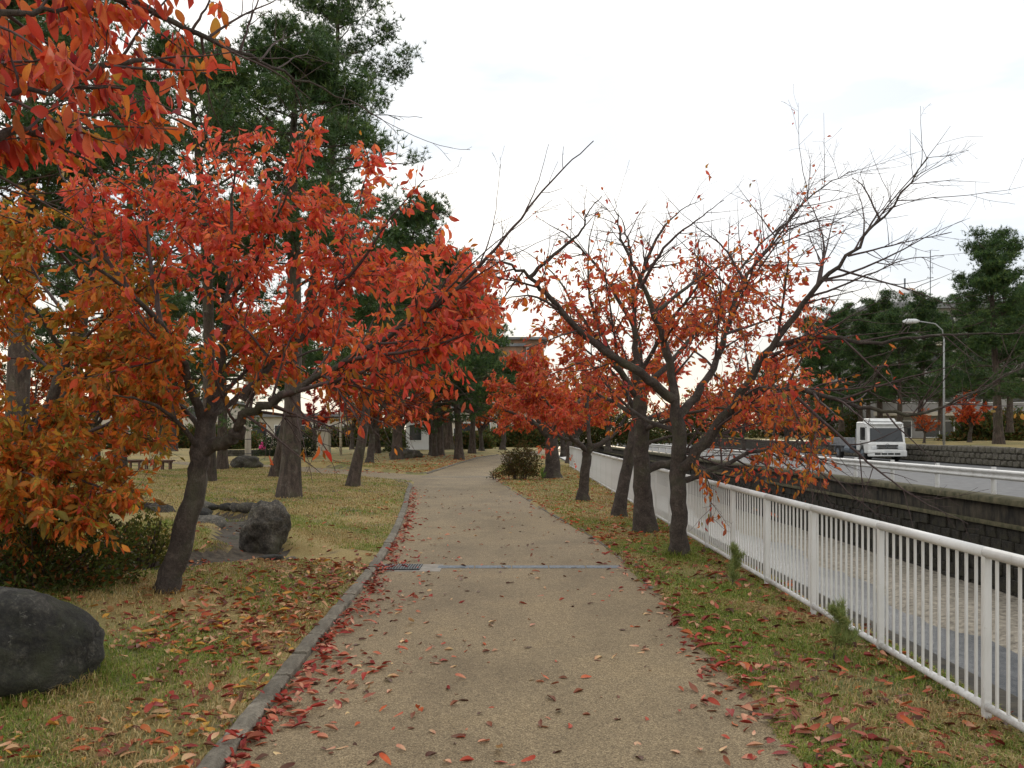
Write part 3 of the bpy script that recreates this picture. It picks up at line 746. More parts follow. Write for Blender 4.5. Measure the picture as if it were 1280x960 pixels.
# --- the orange cherry at the left edge
def pal_L2(P, rg):
    o = pick(rg, len(P), {'orange': 6, 'olive': 4.2, 'bright': 1.0, 'yellow': 2.4}); return o
def den_L2(S):
    px = 640 + S[:, 0] / S[:, 1] * F; pyv = HY - (S[:, 2] - H) / S[:, 1] * F
    return (.05 + .95 * sst(245, 150, px + np.abs(pyv - 460) * .25)) * (.05 + .95 * sst(705, 640, pyv)) * (.1 + .9 * sst(190, 280, pyv))
cherry('cherry_tree', 'slender orange leaved cherry at the left edge behind the green shrub', 'cherry trees in autumn leaf', [
    (PX((-5, 735, 9.6), (12, 650, 9.6), (26, 594, 9.6), (50, 537, 9.6), (69, 487, 9.6), (85, 448, 9.6), (101, 394, 9.6), (118, 325, 9.6)), .10, .03),
    (PX((26, 594, 9.6), (-10, 520, 9.3), (-50, 450, 9.0), (-90, 400, 8.8)), .035, .006),
    (PX((60, 515, 9.6), (110, 468, 9.3), (170, 440, 9.0), (225, 425, 8.7)), .035, .006),
    (PX((85, 448, 9.6), (45, 390, 9.2), (5, 345, 8.8), (-30, 320, 8.5)), .03, .006),
    (PX((45, 548, 9.6), (80, 585, 9.0), (120, 608, 8.6), (165, 625, 8.2)), .026, .005),
    (PX((40, 560, 9.6), (100, 545, 9.1), (160, 520, 8.8), (215, 505, 8.5)), .026, .005),
    (PX((20, 610, 9.6), (10, 600, 9.0), (25, 590, 8.3), (60, 600, 7.8)), .026, .005),
    (PX((10, 650, 9.6), (40, 625, 9.0), (80, 630, 8.5), (120, 650, 8.1)), .022, .005),
    (PX((14, 640, 9.6), (0, 620, 9.0), (10, 625, 8.3), (30, 645, 7.7)), .022, .005),
    (PX((101, 394, 9.6), (140, 350, 9.8), (180, 320, 10)), .022, .005),
    (PX((118, 325, 9.6), (110, 280, 9.6), (90, 230, 9.6)), .03, .006),
    (PX((110, 360, 9.6), (70, 310, 9.2), (30, 280, 8.8), (-10, 265, 8.5)), .024, .005), (PX((95, 415, 9.6), (50, 350, 10), (20, 300, 10.4), (-10, 250, 10.8)), .024, .005),
    (PX((75, 475, 9.6), (30, 430, 10), (-10, 390, 10.4)), .024, .005), (PX((90, 440, 9.6), (130, 400, 9.2), (165, 370, 8.9), (200, 350, 8.6)), .022, .005),
    (PX((30, 585, 9.6), (80, 560, 10.4), (130, 530, 11.2), (190, 500, 12)), .028, .006),
    (PX((12, 640, 9.6), (-10, 600, 10.2), (-20, 560, 10.8)), .028, .006),
    ], 16500, pal_L2, 23, .095, 0, dens_fn=den_L2, d1=4.6, d2=5.5, d3=3, l1=(.35, 1.2), droop=.6, bunch=2)

# --- boughs of the near cherry whose trunk stands just outside the frame
def pal_L0(P, rg): return pick(rg, len(P), {'red': 6, 'rust': 4, 'orange': 2, 'crimson': 1.2})
def den_L0(S):
    px = 640 + S[:, 0] / S[:, 1] * F; pyv = HY - (S[:, 2] - H) / S[:, 1] * F
    lim = np.interp(px, [-200, 0, 120, 230, 290], [240, 205, 200, 150, 90])
    return (.01 + .99 * sst(285, 225, px)) * (.01 + .99 * sst(10, -40, pyv - lim))
cherry('cherry_tree', 'overhanging cherry boughs with big hanging red leaves, upper left corner', 'cherry trees in autumn leaf', [
    ([(-4.6, 2.9, 0), (-4.55, 2.95, .8), (-4.4, 3.05, 1.6), (-4.2, 3.2, 2.1)], .17, .12),
    ([(-4.2, 3.2, 2.0), (-3.4, 3.4, 2.9)] + PX((-120, 90, 3.7), (0, 84, 3.9), (110, 84, 4.1), (190, 74, 4.3), (262, 92, 4.6)), .06, .005),
    ([(-4.25, 3.2, 2.1), (-3.6, 3.5, 3.2)] + PX((-110, -60, 3.9), (60, -30, 4.2), (160, 2, 4.4), (230, 34, 4.7), (300, 66, 5.0), (360, 90, 5.3), (430, 125, 5.6), (500, 150, 6.0)), .04, .003),
    ([(-4.2, 3.2, 1.9), (-3.2, 3.4, 2.6)] + PX((-80, 190, 3.6), (20, 170, 3.8), (90, 150, 4.0), (170, 140, 4.2)), .05, .005),
    ([(-4.3, 3.1, 2.0), (-3.6, 3.2, 3.0)] + PX((-140, 20, 3.4), (-20, 20, 3.5), (60, 10, 3.6), (140, 14, 3.8)), .045, .005),
    ([(-4.3, 3.1, 2.0), (-3.8, 3.3, 2.6)] + PX((-160, 120, 3.3), (-40, 118, 3.5), (70, 110, 3.7), (150, 110, 3.9)), .045, .005),
    (PX((300, 66, 5.0), (315, 20, 5.0), (335, -30, 5.0)), .008, .003), (PX((240, 38, 4.7), (262, 0, 4.7), (270, -40, 4.7)), .008, .003),
    ], 2500, pal_L0, 37, .088, 300, dens_fn=den_L0, d1=3.4, d2=5.0, d3=4, l1=(.2, .62), droop=1.15, wig=.08, up1=-.01, fine=True)

# --- the row of cherries between path and railing
def pal_T1(P, rg):
    o = pick(rg, len(P), {'rust': 3, 'red': 2, 'orange': 2.5, 'pinkred': 3.5}); m_ = (rg.random(len(P)) < .5 * sst(2.6, 1.6, P[:, 2])); lo = pick(rg, len(P), {'olive': 2, 'orange': 3}); o[m_] = lo[m_]; return o
def den_T1(S):
    px = 640 + S[:, 0] / S[:, 1] * F; pyv = HY - (S[:, 2] - H) / S[:, 1] * F
    top = np.interp(px, [600, 680, 760, 900, 960, 1050, 1150, 1280], [310, 320, 330, 325, 300, 350, 400, 470])
    d = .04 + .96 * sst(-40, 40, pyv - top)
    d = d * (.035 + .965 * sst(1060, 980, px)) * (.06 + .94 * sst(600, 555, pyv - 22 * sst(880, 960, px)))
    return np.where((px > 855) & (px < 910) & (pyv > 585) & (pyv < 680), .55, d)
T1 = cherry('cherry_tree', 'near right cherry with dark forked trunk and long bare boughs over the railing', 'cherry trees in autumn leaf', [
    (PX((850, 703, 11.7), (848, 655, 11.7), (847, 600, 11.7), (850, 560, 11.7), (846, 512, 11.7)), .122, .09),
    (PX((846, 520, 11.7), (838, 462, 11.7), (818, 392, 11.6), (792, 330, 11.5), (774, 285, 11.5), (768, 248, 11.5)), .07, .004),
    (PX((843, 500, 11.7), (805, 470, 11.4), (742, 430, 11.0), (692, 378, 10.7), (662, 345, 10.5), (628, 330, 10.3), (590, 335, 10.1)), .075, .007),
    (PX((848, 520, 11.7), (880, 480, 11.9), (906, 418, 12.1), (930, 350, 12.3), (962, 305, 12.5), (1010, 245, 12.6), (1062, 214, 12.7)), .065, .006),
    (PX((850, 590, 11.7), (878, 560, 11.5), (925, 492, 11.2), (967, 430, 11.0), (1012, 370, 10.8), (1060, 320, 10.6), (1112, 262, 10.4), (1160, 197, 10.2)), .085, .007),
    (PX((967, 432, 11.0), (1030, 421, 10.8), (1090, 429, 10.6), (1160, 420, 10.4), (1230, 417, 10.2), (1300, 416, 10.0)), .035, .007),
    (PX((890, 540, 11.5), (945, 490, 11.3), (1010, 490, 11.0), (1080, 509, 10.7), (1150, 516, 10.4), (1220, 490, 10.1), (1290, 452, 9.9)), .05, .008),
    (PX((985, 487, 11.1), (1050, 545, 10.6), (1100, 590, 10.2), (1150, 625, 9.9), (1210, 655, 9.6)), .022, .004),
    (PX((955, 492, 11.2), (1010, 560, 10.9), (1060, 615, 10.6), (1105, 650, 10.3)), .018, .004),
    (PX((852, 600, 11.7), (890, 588, 11.9), (950, 563, 12.1), (1000, 574, 12.3), (1040, 600, 12.4), (1080, 606, 12.5)), .045, .006),
    (PX((662, 347, 10.5), (690, 320, 10.5), (725, 290, 10.5), (735, 265, 10.5), (752, 245, 10.5)), .03, .005),
    (PX((930, 350, 12.3), (905, 310, 12.4), (880, 290, 12.5), (850, 265, 12.6)), .022, .004),
    (PX((1060, 320, 10.6), (1120, 305, 10.3), (1190, 290, 10.0)), .014, .004), (PX((1100, 275, 10.4), (1080, 235, 10.4), (1065, 222, 10.4)), .012, .004),
    (PX((1010, 372, 10.8), (1070, 350, 10.5), (1130, 325, 10.3), (1180, 320, 10.1)), .016, .004),
    (PX((818, 392, 11.6), (870, 350, 12.2), (910, 330, 12.8), (960, 320, 13.3)), .03, .005),
    (PX((856, 580, 11.7), (872, 580, 11.3), (886, 605, 11.1), (888, 640, 11.0), (884, 655, 11.0)), .012, .004),
    (PX((848, 540, 11.7), (800, 520, 12.2), (750, 470, 12.8), (720, 430, 13.2)), .04, .006),
    (PX((906, 418, 12.1), (960, 400, 12.6), (1030, 380, 13.0)), .025, .005),
        (PX((700, 388, 10.8), (672, 372, 10.4), (640, 372, 10.0), (605, 385, 9.7)), .02, .004),
    (PX((765, 445, 11.2), (740, 385, 11.4), (735, 320, 11.6), (745, 265, 11.8)), .03, .004),
    (PX((800, 360, 11.5), (830, 310, 11.2), (870, 275, 11.0), (905, 250, 10.8)), .026, .004),
    (PX((1020, 362, 10.8), (1030, 310, 11.2), (1020, 270, 11.6), (1000, 235, 12)), .02, .003),
    ], 4300, pal_T1, 41, .088, 250, dens_fn=den_T1, d1=5.0, d2=5.0, d3=2.2, l1=(.4, 1.7), droop=.6, up1=.0, ratio=.42, bunch=2, wig=.07)
def pal_T2(P, rg): return pick(rg, len(P), {'rust': 3, 'orange': 3, 'olive': 1.2, 'red': 2, 'pinkred': 4})
def den_T2(S): return (.06 + .94 * sst(4.7, 3.6, S[:, 2])) * (.03 + .97 * sst(1.75, 2.1, S[:, 2]))
cherry('cherry_tree', 'thick straight trunked cherry right behind the forked one by the railing', 'cherry trees in autumn leaf', [
    (PX((807, 669, 14.6), (803, 610, 14.6), (802, 560, 14.6), (800, 505, 14.6), (796, 450, 14.6)), .165, .10),
    (PX((797, 460, 14.6), (792, 400, 14.7), (790, 330, 14.8), (782, 290, 14.9), (772, 262, 15)), .06, .005),
    (PX((800, 500, 14.6), (760, 445, 14.2), (715, 405, 13.8), (675, 375, 13.4)), .07, .007),
    (PX((806, 590, 14.6), (850, 570, 14.9), (900, 530, 15.3), (950, 480, 15.8), (1000, 420, 16.2)), .08, .007),
    (PX((800, 490, 14.6), (850, 440, 15.2), (900, 380, 15.8), (960, 345, 16.2), (1010, 310, 16.6)), .06, .007),
    (PX((798, 470, 14.6), (840, 400, 14.2), (885, 345, 13.9), (930, 305, 13.7)), .045, .006),
    (PX((800, 520, 14.6), (740, 490, 15.2), (690, 470, 15.8)), .05, .006),
    (PX((800, 540, 14.6), (850, 520, 14), (910, 510, 13.4), (980, 520, 13)), .045, .006),
        (PX((793, 410, 14.7), (755, 345, 14.6), (715, 300, 14.5), (672, 272, 14.4)), .045, .004),
    (PX((791, 380, 14.7), (815, 310, 15), (845, 268, 15.3), (880, 248, 15.6)), .04, .004),
    (PX((870, 420, 15.5), (930, 330, 15.6), (975, 285, 15.8), (1020, 262, 16)), .035, .004),
    (PX((780, 470, 14.4), (730, 400, 14.6), (690, 340, 14.9), (640, 305, 15.2)), .04, .004),
    ], 5400, pal_T2, 43, .09, 0, dens_fn=den_T2, d1=4.4, d2=5.0, d3=2, l1=(.4, 1.7), up1=.0, ratio=.42, wig=.07)
def pal_T3(P, rg): return pick(rg, len(P), {'pinkred': 4, 'rust': 3, 'orange': 2, 'red': 1})
def den_T3(S): return (.08 + .92 * sst(5.0, 3.8, S[:, 2])) * (.03 + .97 * sst(1.6, 2.1, S[:, 2]))
cherry('cherry_tree', 'cherry with pale lichened trunk foot leaning right, third along the railing', 'cherry trees in autumn leaf', [
    (PX((774, 650, 17.3), (778, 615, 17.3), (787, 570, 17.4), (797, 525, 17.5), (800, 500, 17.5)), .135, .09),
    (PX((798, 515, 17.5), (820, 460, 17.8), (850, 400, 18.2), (880, 350, 18.6)), .06, .007),
    (PX((797, 520, 17.5), (770, 470, 17.2), (735, 440, 16.8), (700, 410, 16.4)), .06, .007),
    (PX((795, 530, 17.5), (850, 510, 18.2), (910, 490, 19), (980, 480, 19.8)), .06, .007),
    (PX((798, 510, 17.5), (800, 440, 17.5), (790, 380, 17.5), (795, 330, 17.5)), .06, .007),
    (PX((790, 560, 17.4), (840, 545, 17), (900, 540, 16.6)), .05, .007),
    ], 4800, pal_T3, 47, .10, 0, dens_fn=den_T3, d1=2.4, d2=4, d3=2, l1=(.4, 1.7))
cherry('cherry_tree', 'small cherry with thin Y shaped trunk standing before the white railing', 'cherry trees in autumn leaf', [
    (PX((728, 628, 21.5), (730, 600, 21.5), (734, 570, 21.5), (738, 555, 21.5)), .135, .10),
    (PX((737, 565, 21.5), (712, 545, 21.2), (700, 520, 21), (675, 495, 20.8), (655, 465, 20.4), (640, 440, 20)), .075, .007),
    (PX((738, 562, 21.5), (765, 545, 21.6), (782, 520, 21.8), (810, 470, 22.2), (830, 420, 22.6)), .075, .007),
    (PX((738, 558, 21.5), (735, 510, 22), (740, 450, 22.6), (735, 400, 23)), .06, .007),
    (PX((730, 556, 21.5), (690, 540, 22.2), (660, 500, 23), (650, 485, 24)), .05, .007),
    (PX((680, 500, 20.8), (655, 490, 20.6), (635, 485, 20.2)), .03, .006),
    ], 8500, lambda P, rg: pick(rg, len(P), {'pinkred': 5, 'bright': 2, 'rust': 2.5, 'orange': 1.5}), 53, .115, 0,
    dens_fn=lambda S: (.06 + .94 * sst(3.9, 3.0, S[:, 2])) * (.03 + .97 * sst(1.5, 2.0, S[:, 2])), d1=2.6, d2=4, d3=2, l1=(.4, 1.6))

def auto_limbs(base, seed, ht=1.6, r=.2, n=5, spread=3.0, top=4.6, lean=(0, 0)):
    rg = np.random.default_rng(seed); b = np.array(base, float)
    f = b + np.array((lean[0], lean[1], ht)); L = [([b, b + (f - b) * .4 + rg.normal(0, .04, 3), f], r, r * .7)]
    for k in range(n):
        a = 2 * math.pi * (k + rg.random() * .7) / n; s = spread * rg.uniform(.65, 1.1); h = rg.uniform(.45, 1.0) * (top - ht)
        d = np.array((math.cos(a), math.sin(a), 0))
        L.append(([f - (0, 0, .1), f + d * s * .3 + (0, 0, h * .42), f + d * s * .65 + (0, 0, h * .75), f + d * s + (0, 0, h)], r * .5, .007))
    L.append(([f - (0, 0, .1), f + np.array((rg.normal(0, .2), rg.normal(0, .2), (top - ht) * .5)), f + np.array((rg.normal(0, .4), rg.normal(0, .4), (top - ht) * 1.1))], r * .5, .008))
    return L
cherry('cherry_tree', 'stout dark trunked red cherry behind the round bush on the right', 'cherry trees in autumn leaf',
    auto_limbs((1.45, 31.5, 0), 61, 1.6, .30, 6, 3.0, 3.9), 6500, lambda P, rg: pick(rg, len(P), {'pinkred': 4, 'bright': 2, 'orange': 2.5, 'rust': 2}), 61, .13, 0,
    dens_fn=lambda S: .05 + .95 * sst(4.5, 3.5, S[:, 2]), d1=2.2, d2=4, d3=1, l1=(.4, 1.7))

# --- far cherries: three kinds, then copies
FARC = {}
for key, tab, sd in (('orange', {'orange': 4, 'rust': 3, 'red': 2}, 71), ('red', {'bright': 3, 'red': 3, 'orange': 2}, 73), ('yellow', {'yellow': 4, 'olive': 3, 'orange': 1}, 79), ('crimson', {'crimson': 4, 'pinkred': 2}, 83)):
    FARC[key] = (lambda tab=tab, sd=sd: cherry('cherry_tree', 'x', 'cherry trees in autumn leaf', auto_limbs((0, 0, 0), sd, 1.5, .2, 5, 2.7, 4.6, (.15, 0)), 5200,
                 lambda P, rg: pick(rg, len(P), tab), sd, .15, 0, d1=2, d2=3.2, d3=0, l1=(.4, 1.4), spur=False))
FAR_SPOTS = [
 ('orange', (440 + 22, 566, 44), 0.3, 1.0, 'orange cherry with thin slanting trunk beyond the side path'),
 ('red', (497, 566, 50), 1.3, 1.15, 'red cherry with broad dark trunk between side path and main path'),
 ('orange', (540, 562, 60), 2.2, 1.0, 'small orange cherry in front of the white house'),
 ('orange', (602, 560, 72), 4.1, 1.05, 'orange cherry on the left where the path bends away'),
 ('yellow', (628, 556, 78), 0.8, 1.3, 'yellow green tree below the brown tiled building'),
 ('red', (724, 560, 40), 3.0, 1.0, 'red cherry beyond the stout trunk on the railing side'),
 ('orange', (690, 560, 54), 5.0, 1.1, 'orange cherry far along the railing behind the round bush'),
 ('red', (712, 560, 47), 1.7, 1.0, 'red cherry next after the stout trunk along the far railing'),
 ('orange', (705, 556, 66), 2.9, 1.2, 'last orange cherry where the railing ends'),
 ('yellow', (760, 556, 84), 4.9, 1.4, 'yellowing tree across the canal end'),
 ('crimson', (392, 560, 70), 1.0, 1.0, 'dark crimson tree behind the rounded hedge'),
 ('yellow', (440, 556, 80), 2.0, 1.1, 'yellowing tree behind the crimson one at the far plaza'),
 ('orange', (205, 560, 60), 2.6, 1.1, 'orange tree far behind the benches'),
 ('crimson', (120, 560, 48), 3.6, 1.2, 'pinkish crimson tree beyond the benches at far left'),
 ('orange', (40, 560, 42), 5.4, 1.1, 'orange cherry far left beyond the stream stones'),
]
made = set()
for key, (px, py, Y), rz, s, lab in FAR_SPOTS:
    p = W(px, py, Y); loc = (p[0], Y, float(ground_z(p[0], Y)) - .02)
    if key not in made:
        made.add(key); o = FARC[key](); FARC[key] = o; o.location = loc; o.rotation_euler = (0, 0, rz); o.scale = (s,) * 3; o["label"] = lab
    else: copy_thing(FARC[key], loc, rz, s, lab)
for px, Y, s, key, lab in ((1155, 56, .42, 'orange', 'low orange bush on the terrace left of the street lamp'), (1212, 58, .72, 'red', 'small red tree on the terrace right of the street lamp'),
                      (985, 62, 1.0, 'orange', 'orange tree across the canal left of the truck'), (930, 70, 1.0, 'red', 'red tree beyond the guard rail far up the road')):
    X = (px - 640) * Y / F; copy_thing(FARC[key], (X, Y, .98 if X > 24.4 else 0), px * .01, s, lab)

# ------------------------------------------------------------------ pines
def pine(name, label, trunk, r0, seed, crown0=.35, nb=42, maxl=3.0, tufts=2600, group='pine trees', needle=.19, bw=.011, prof=None, greens=None):
    rg = np.random.default_rng(seed); T = spline(trunk, 26); T[0][2] -= .1
    n = len(T); tt = np.linspace(0, 1, n); r = r0 * .78 * (1 - tt) ** 1.05 + .025; r[0] *= 1.35; r[1] *= 1.1
    base = np.array((T[0][0], T[0][1], 0.0)); H_ = T[-1][2] - T[0][2]
    B1 = []; B2 = []; pads = []
    for k in range(nb):
        t = crown0 + (1 - crown0) * ((k + rg.random()) / nb); t = min(t, .985); i = min(int(t * (n - 1)), n - 2); q = t * (n - 1) - i
        p = T[i] * (1 - q) + T[i + 1] * q; a = k * 2.4 + rg.normal(0, .4); u = (t - crown0) / (1 - crown0)
        sh = (prof(u) if prof else (1 - u) ** .55 * (.55 + .45 * min(1, u * 4 + .3))); L = maxl * sh * rg.uniform(.5, 1.12) + .25
        d = np.array((math.cos(a), math.sin(a), rg.normal(.12 + .45 * u, .12))); Q = [p]; dd = d / np.linalg.norm(d); ns = 7
        for s in range(ns):
            dd = dd + rg.normal(0, .13, 3) + np.array((0, 0, -.05 if s < 3 else .10)); dd /= np.linalg.norm(dd); Q.append(Q[-1] + dd * L / ns)
        Q = np.array(Q); rb = max(.012, min(r[i] * .45, .02 * L)); B1.append((Q, np.linspace(rb, .006, ns + 1), 5))
        for s in range(2, ns + 1):
            for e in (-1, 1):
                if rg.random() < .25 and s < ns: continue
                tg = Q[s] - Q[s - 1]; tg /= np.linalg.norm(tg); sd = np.cross(tg, (0, 0, 1.0)) * e; sl = max(.18, L * .30 * (1.2 - s / ns * .6) * rg.uniform(.5, 1.2))
                d2 = tg * .7 + sd * rg.uniform(.4, 1.1) + np.array((0, 0, rg.uniform(.05, .5))); S_ = walk(Q[s], d2, sl, 3, .12, .08, rg)
                B2.append((S_, np.array((.009, .007, .006, .005)), 3)); pads += [S_[3], S_[2], S_[3]]
        pads.append(Q[-1])
    for k in range(12): pads.append(T[-1] + rg.normal(0, .2, 3))
    root = thing(name, label, 'tree', tuple(base), group=group)
    V, Q = tubes([(T, r, 14)], .10, seed); link('trunk', mk_mesh('trunk', V - base, Q, M['pine_bark'], smooth=True), root)
    V, Q = tubes(B1 + B2, 0, seed); tag(link('branches', mk_mesh('branches', V - base, Q, M['pine_bark'], smooth=True), root), kind='stuff')
    pads = np.array(pads); pads = pads[rg.permutation(len(pads))[:max(60, int(len(pads) * .24))]]; wts = rg.uniform(.4, 1.6, len(pads))
    c = pads[rg.choice(len(pads), tufts, p=wts / wts.sum())] + rg.normal(0, 1, (tufts, 3)) * np.array((.26, .26, .12)) + (0, 0, .06)
    K = 13; ax = unit(rg.normal(0, .5, (tufts, 3)) + np.array((0, 0, .75)))
    dr = unit(ax[:, None] * .75 + rg.normal(0, .62, (tufts, K, 3))); ln = needle * rg.uniform(.7, 1.25, (tufts, K, 1))
    sd = unit(np.cross(dr, rg.normal(size=dr.shape))) * bw
    o = c[:, None]; V = np.stack([o - sd, o + sd, o + dr * ln], 2).reshape(-1, 3); Fx = np.arange(len(V)).reshape(-1, 3)
    G = np.array(greens or [lin(62, 90, 46), lin(76, 104, 50), lin(52, 78, 44), lin(92, 112, 56), lin(68, 90, 54)])
    C = G[rg.integers(0, len(G), tufts)] * rg.uniform(.75, 1.25, (tufts, 1)); C = np.repeat(C, K * 3, axis=0)
    tag(link('crown', mk_mesh('crown', V - base, [Fx], M['needle'], cols=C), root), kind='stuff')
    return root
gz0 = lambda x, y: float(ground_z(x, y))
def G3(px, Y):
    X = (px - 640) * Y / F; return np.array((X, Y, gz0(X, Y)))
pine('pine_tree', 'tall pine with straight thick trunk on the left lawn behind the grey rock', [G3(362, 21.5), W(366, 500, 21.6), W(368, 350, 21.6), W(366, 220, 21.8), W(368, 130, 22), W(366, 85, 22)], .30, 101, .40, 44, 2.9, 5600)
pine('pine_tree', 'tallest pine, its thin dark top rising against the white sky', [G3(347, 31.5), W(362, 520, 31.2), W(388, 380, 30.8), W(409, 256, 30.4), W(417, 156, 30), W(422, 40, 29.8), W(424, -60, 29.6)], .33, 103, .36, 60, 3.9, 7600, prof=lambda u: (1 - u) ** .45 * (.8 + .2 * math.sin(u * 23)))
pine('pine_tree', 'slim pine leaning right beside the bend of the kerb', [G3(441, 26.5), W(452, 550, 26.6), W(462, 490, 26.8), W(480, 420, 27), W(505, 340, 27.4), W(522, 270, 27.6)], .20, 107, .36, 40, 3.1, 5200)
pine('pine_tree', 'dark pine standing directly behind the leaning cherry trunk', [G3(258, 28.5), W(262, 480, 28.3), W(258, 330, 28), W(250, 220, 27.6), W(240, 130, 27.4), W(236, 75, 27.2)], .28, 109, .34, 50, 3.6, 6800)
pine('pine_tree', 'bushy pine at the left edge behind the orange leaves', [G3(20, 19), W(24, 430, 19), W(34, 300, 19), W(38, 200, 18.8), W(42, 60, 18.6), W(40, -60, 18.4)], .30, 113, .34, 44, 3.2, 8000)
pine('pine_tree', 'pine filling the gap between the two left lawn cherries', [G3(150, 33), W(152, 450, 33), W(160, 300, 33), W(165, 200, 33), W(170, 110, 33)], .28, 127, .34, 46, 3.8, 8000)
PM = pine('pine_tree', 'rounded green pine at the end of the path beside the tiled building', [G3(574, 53), W(572, 520, 53), W(566, 480, 53), W(562, 430, 53), W(565, 385, 53)], .30, 131, .28, 46, 3.8, 7000, needle=.2, bw=.014, prof=lambda u: (1 - u) ** .4)
for px, Y, rz, s, lab in ((543, 57, 1.4, .78, 'smaller pine left of the rounded green pine'), (590, 66, 2.9, .95, 'pine behind the rounded green one near the bend'), 
                     (548, 60, 1.1, 1.42, 'tall pine whose right side shows above the brown tiled building'), (496, 50, 3.7, 1.12, 'broad pine directly left of the path beyond the side path'), (468, 62, 5, 1.5, 'tall pine in the far park beyond the side path'), (560, 78, .5, 1.7, 'tall dark pine hiding the far tower block'), (278, 37, 2, .9, 'pine with dark trunk near the cream lamp pole'),
                     (90, 44, 3.3, 1.25, 'pine far beyond the benches on the left'), (215, 70, 5.5, 1.5, 'distant pine between the benches and the cream pole')):
    copy_thing(PM, tuple(G3(px, Y)), rz, s, lab)
PR = pine('pine_tree', 'tall pine at the right edge with tiered dark crown above the stone wall', [(28.2, 51, 1.0), (28.1, 51, 4.0), (27.9, 51, 7.5), (27.8, 51, 10.2), (27.8, 51, 12.3)], .32, 137, .22, 56, 4.3, 11000, needle=.2, bw=.013, prof=lambda u: (.62 + .38 * math.sin(u * 15)) * (1 - u * .55))
for px, Y, rz, s, lab in ((1262, 57, 1.2, .78, 'shorter pine right beside the tall one at the right edge'), (1205, 66, 2.2, .86, 'pine between the street lamp and the grey building'), (1150, 70, 3.1, .92, 'pine behind the curved lamp head'),
                     (1100, 72, 4.4, .95, 'pine rising above the white truck'), (1052, 74, 5.6, .9, 'pine left of the truck beyond the road'), (1015, 84, .4, .92, 'far pine at the left end of the right bank trees'), (1175, 84, 1.9, .98, 'dark pine behind the street lamp'), (1085, 90, 3.9, .98, 'hindmost pine between truck and grey building'), (960, 95, 2.5, .7, 'small far pine where road and trees meet'),
                     (1125, 62, .9, .74, 'low spreading pine just behind the truck cab'), (1075, 64, 2.0, .72, 'low pine behind the grey truck bed'), (1232, 74, 4.9, .9, 'pine behind the tall right edge pine'), (1030, 66, 5.1, .7, 'small pine at the bend of the far road'), (1290, 47, 2.5, .62, 'low pine cut off by the right edge')):
    s = s * (.95 if Y > 60 else 1); X = (px - 640) * Y / F; copy_thing(PR, (X, Y, .98 if X > 24.4 else 0), rz, s, lab)
# ------------------------------------------------------------------ rocks and the dry stream
def rock_mesh(name, sx, sy, sz, seed, mat, sub_=3, jag=.28, flat=0.0):
    bm = bmesh.new(); bmesh.ops.create_icosphere(bm, subdivisions=sub_, radius=1.0); o = Vector((seed * 7.3, seed * 3.1, seed * 1.7))
    for v in bm.verts:
        p = v.co.copy(); q = 1 + jag * mnoise.noise(p * 1.1 + o) + jag * .5 * mnoise.noise(p * 2.4 + o) + jag * .18 * mnoise.noise(p * 6 + o)
        rd = mnoise.ridged_multi_fractal(p * 1.3 + o, 1.0, 2.0, 4, 1.0, 2.0); q += jag * .16 * (rd - 1.0); q -= jag * .35 * max(0, .1 - abs(mnoise.noise(p * 1.7 - o))) * 4
        p = p * q; p.z = min(p.z, 1 - flat) if flat else p.z
        v.co = Vector((p.x * sx, p.y * sy, (p.z + .72) * sz / 1.72))
    me = bpy.data.meshes.new(name); bm.to_mesh(me); bm.free(); me.materials.append(mat)
    me.polygons.foreach_set("use_smooth", [True] * len(me.polygons)); return me
o = link('boulder', rock_mesh('boulder', .62, .52, .74, 9, M['mossrock'], 5, .17), None, (-3.30, 5.75, -.05)); tag(o, 'big dark rounded boulder in the lower left corner', 'rock')
o = link('boulder', rock_mesh('boulder', .33, .33, .72, 8, M['rock'], 5, .36), None, (-3.62, 12.8, -.08)); o.rotation_euler = (0, .12, .5); tag(o, 'upright grey boulder by the stream bed behind the leaning cherry', 'rock')
o = link('boulder', rock_mesh('boulder', .9, .5, .7, 12, M['rock'], 4, .3), None, (-6.3, 52, 0)); tag(o, 'low dark boulder on the leafy lawn across the side path', 'rock')
o = link('boulder', rock_mesh('boulder', .7, .5, .6, 15, M['rock'], 4, .3), None, (-11.6, 38.5, .05)); tag(o, 'dark boulder beside the cream lamp pole', 'rock')
sbed = link('stream_bed', None); tag(sbed, 'dry stony stream bed winding past the leaning cherry', 'stream bed', kind='structure')
rs = random.Random(21); stone_me = [rock_mesh('stone', .24, .17, .16, 30 + k, (M['rock'], M['palerock'], M['mossrock'])[k % 3], 2, .35) for k in range(7)]
flag_me = [rock_mesh('flagstone', .30, .24, .07, 50 + k, (M['palerock'], M['rock'])[k % 2], 2, .3) for k in range(5)]
def along(P, step):
    for (ax, ay), (bx, by) in zip(P[:-1], P[1:]):
        L = math.hypot(bx - ax, by - ay); n = max(1, int(L / step))
        for k in range(n): yield ax + (bx - ax) * k / n, ay + (by - ay) * k / n, math.atan2(by - ay, bx - ax)
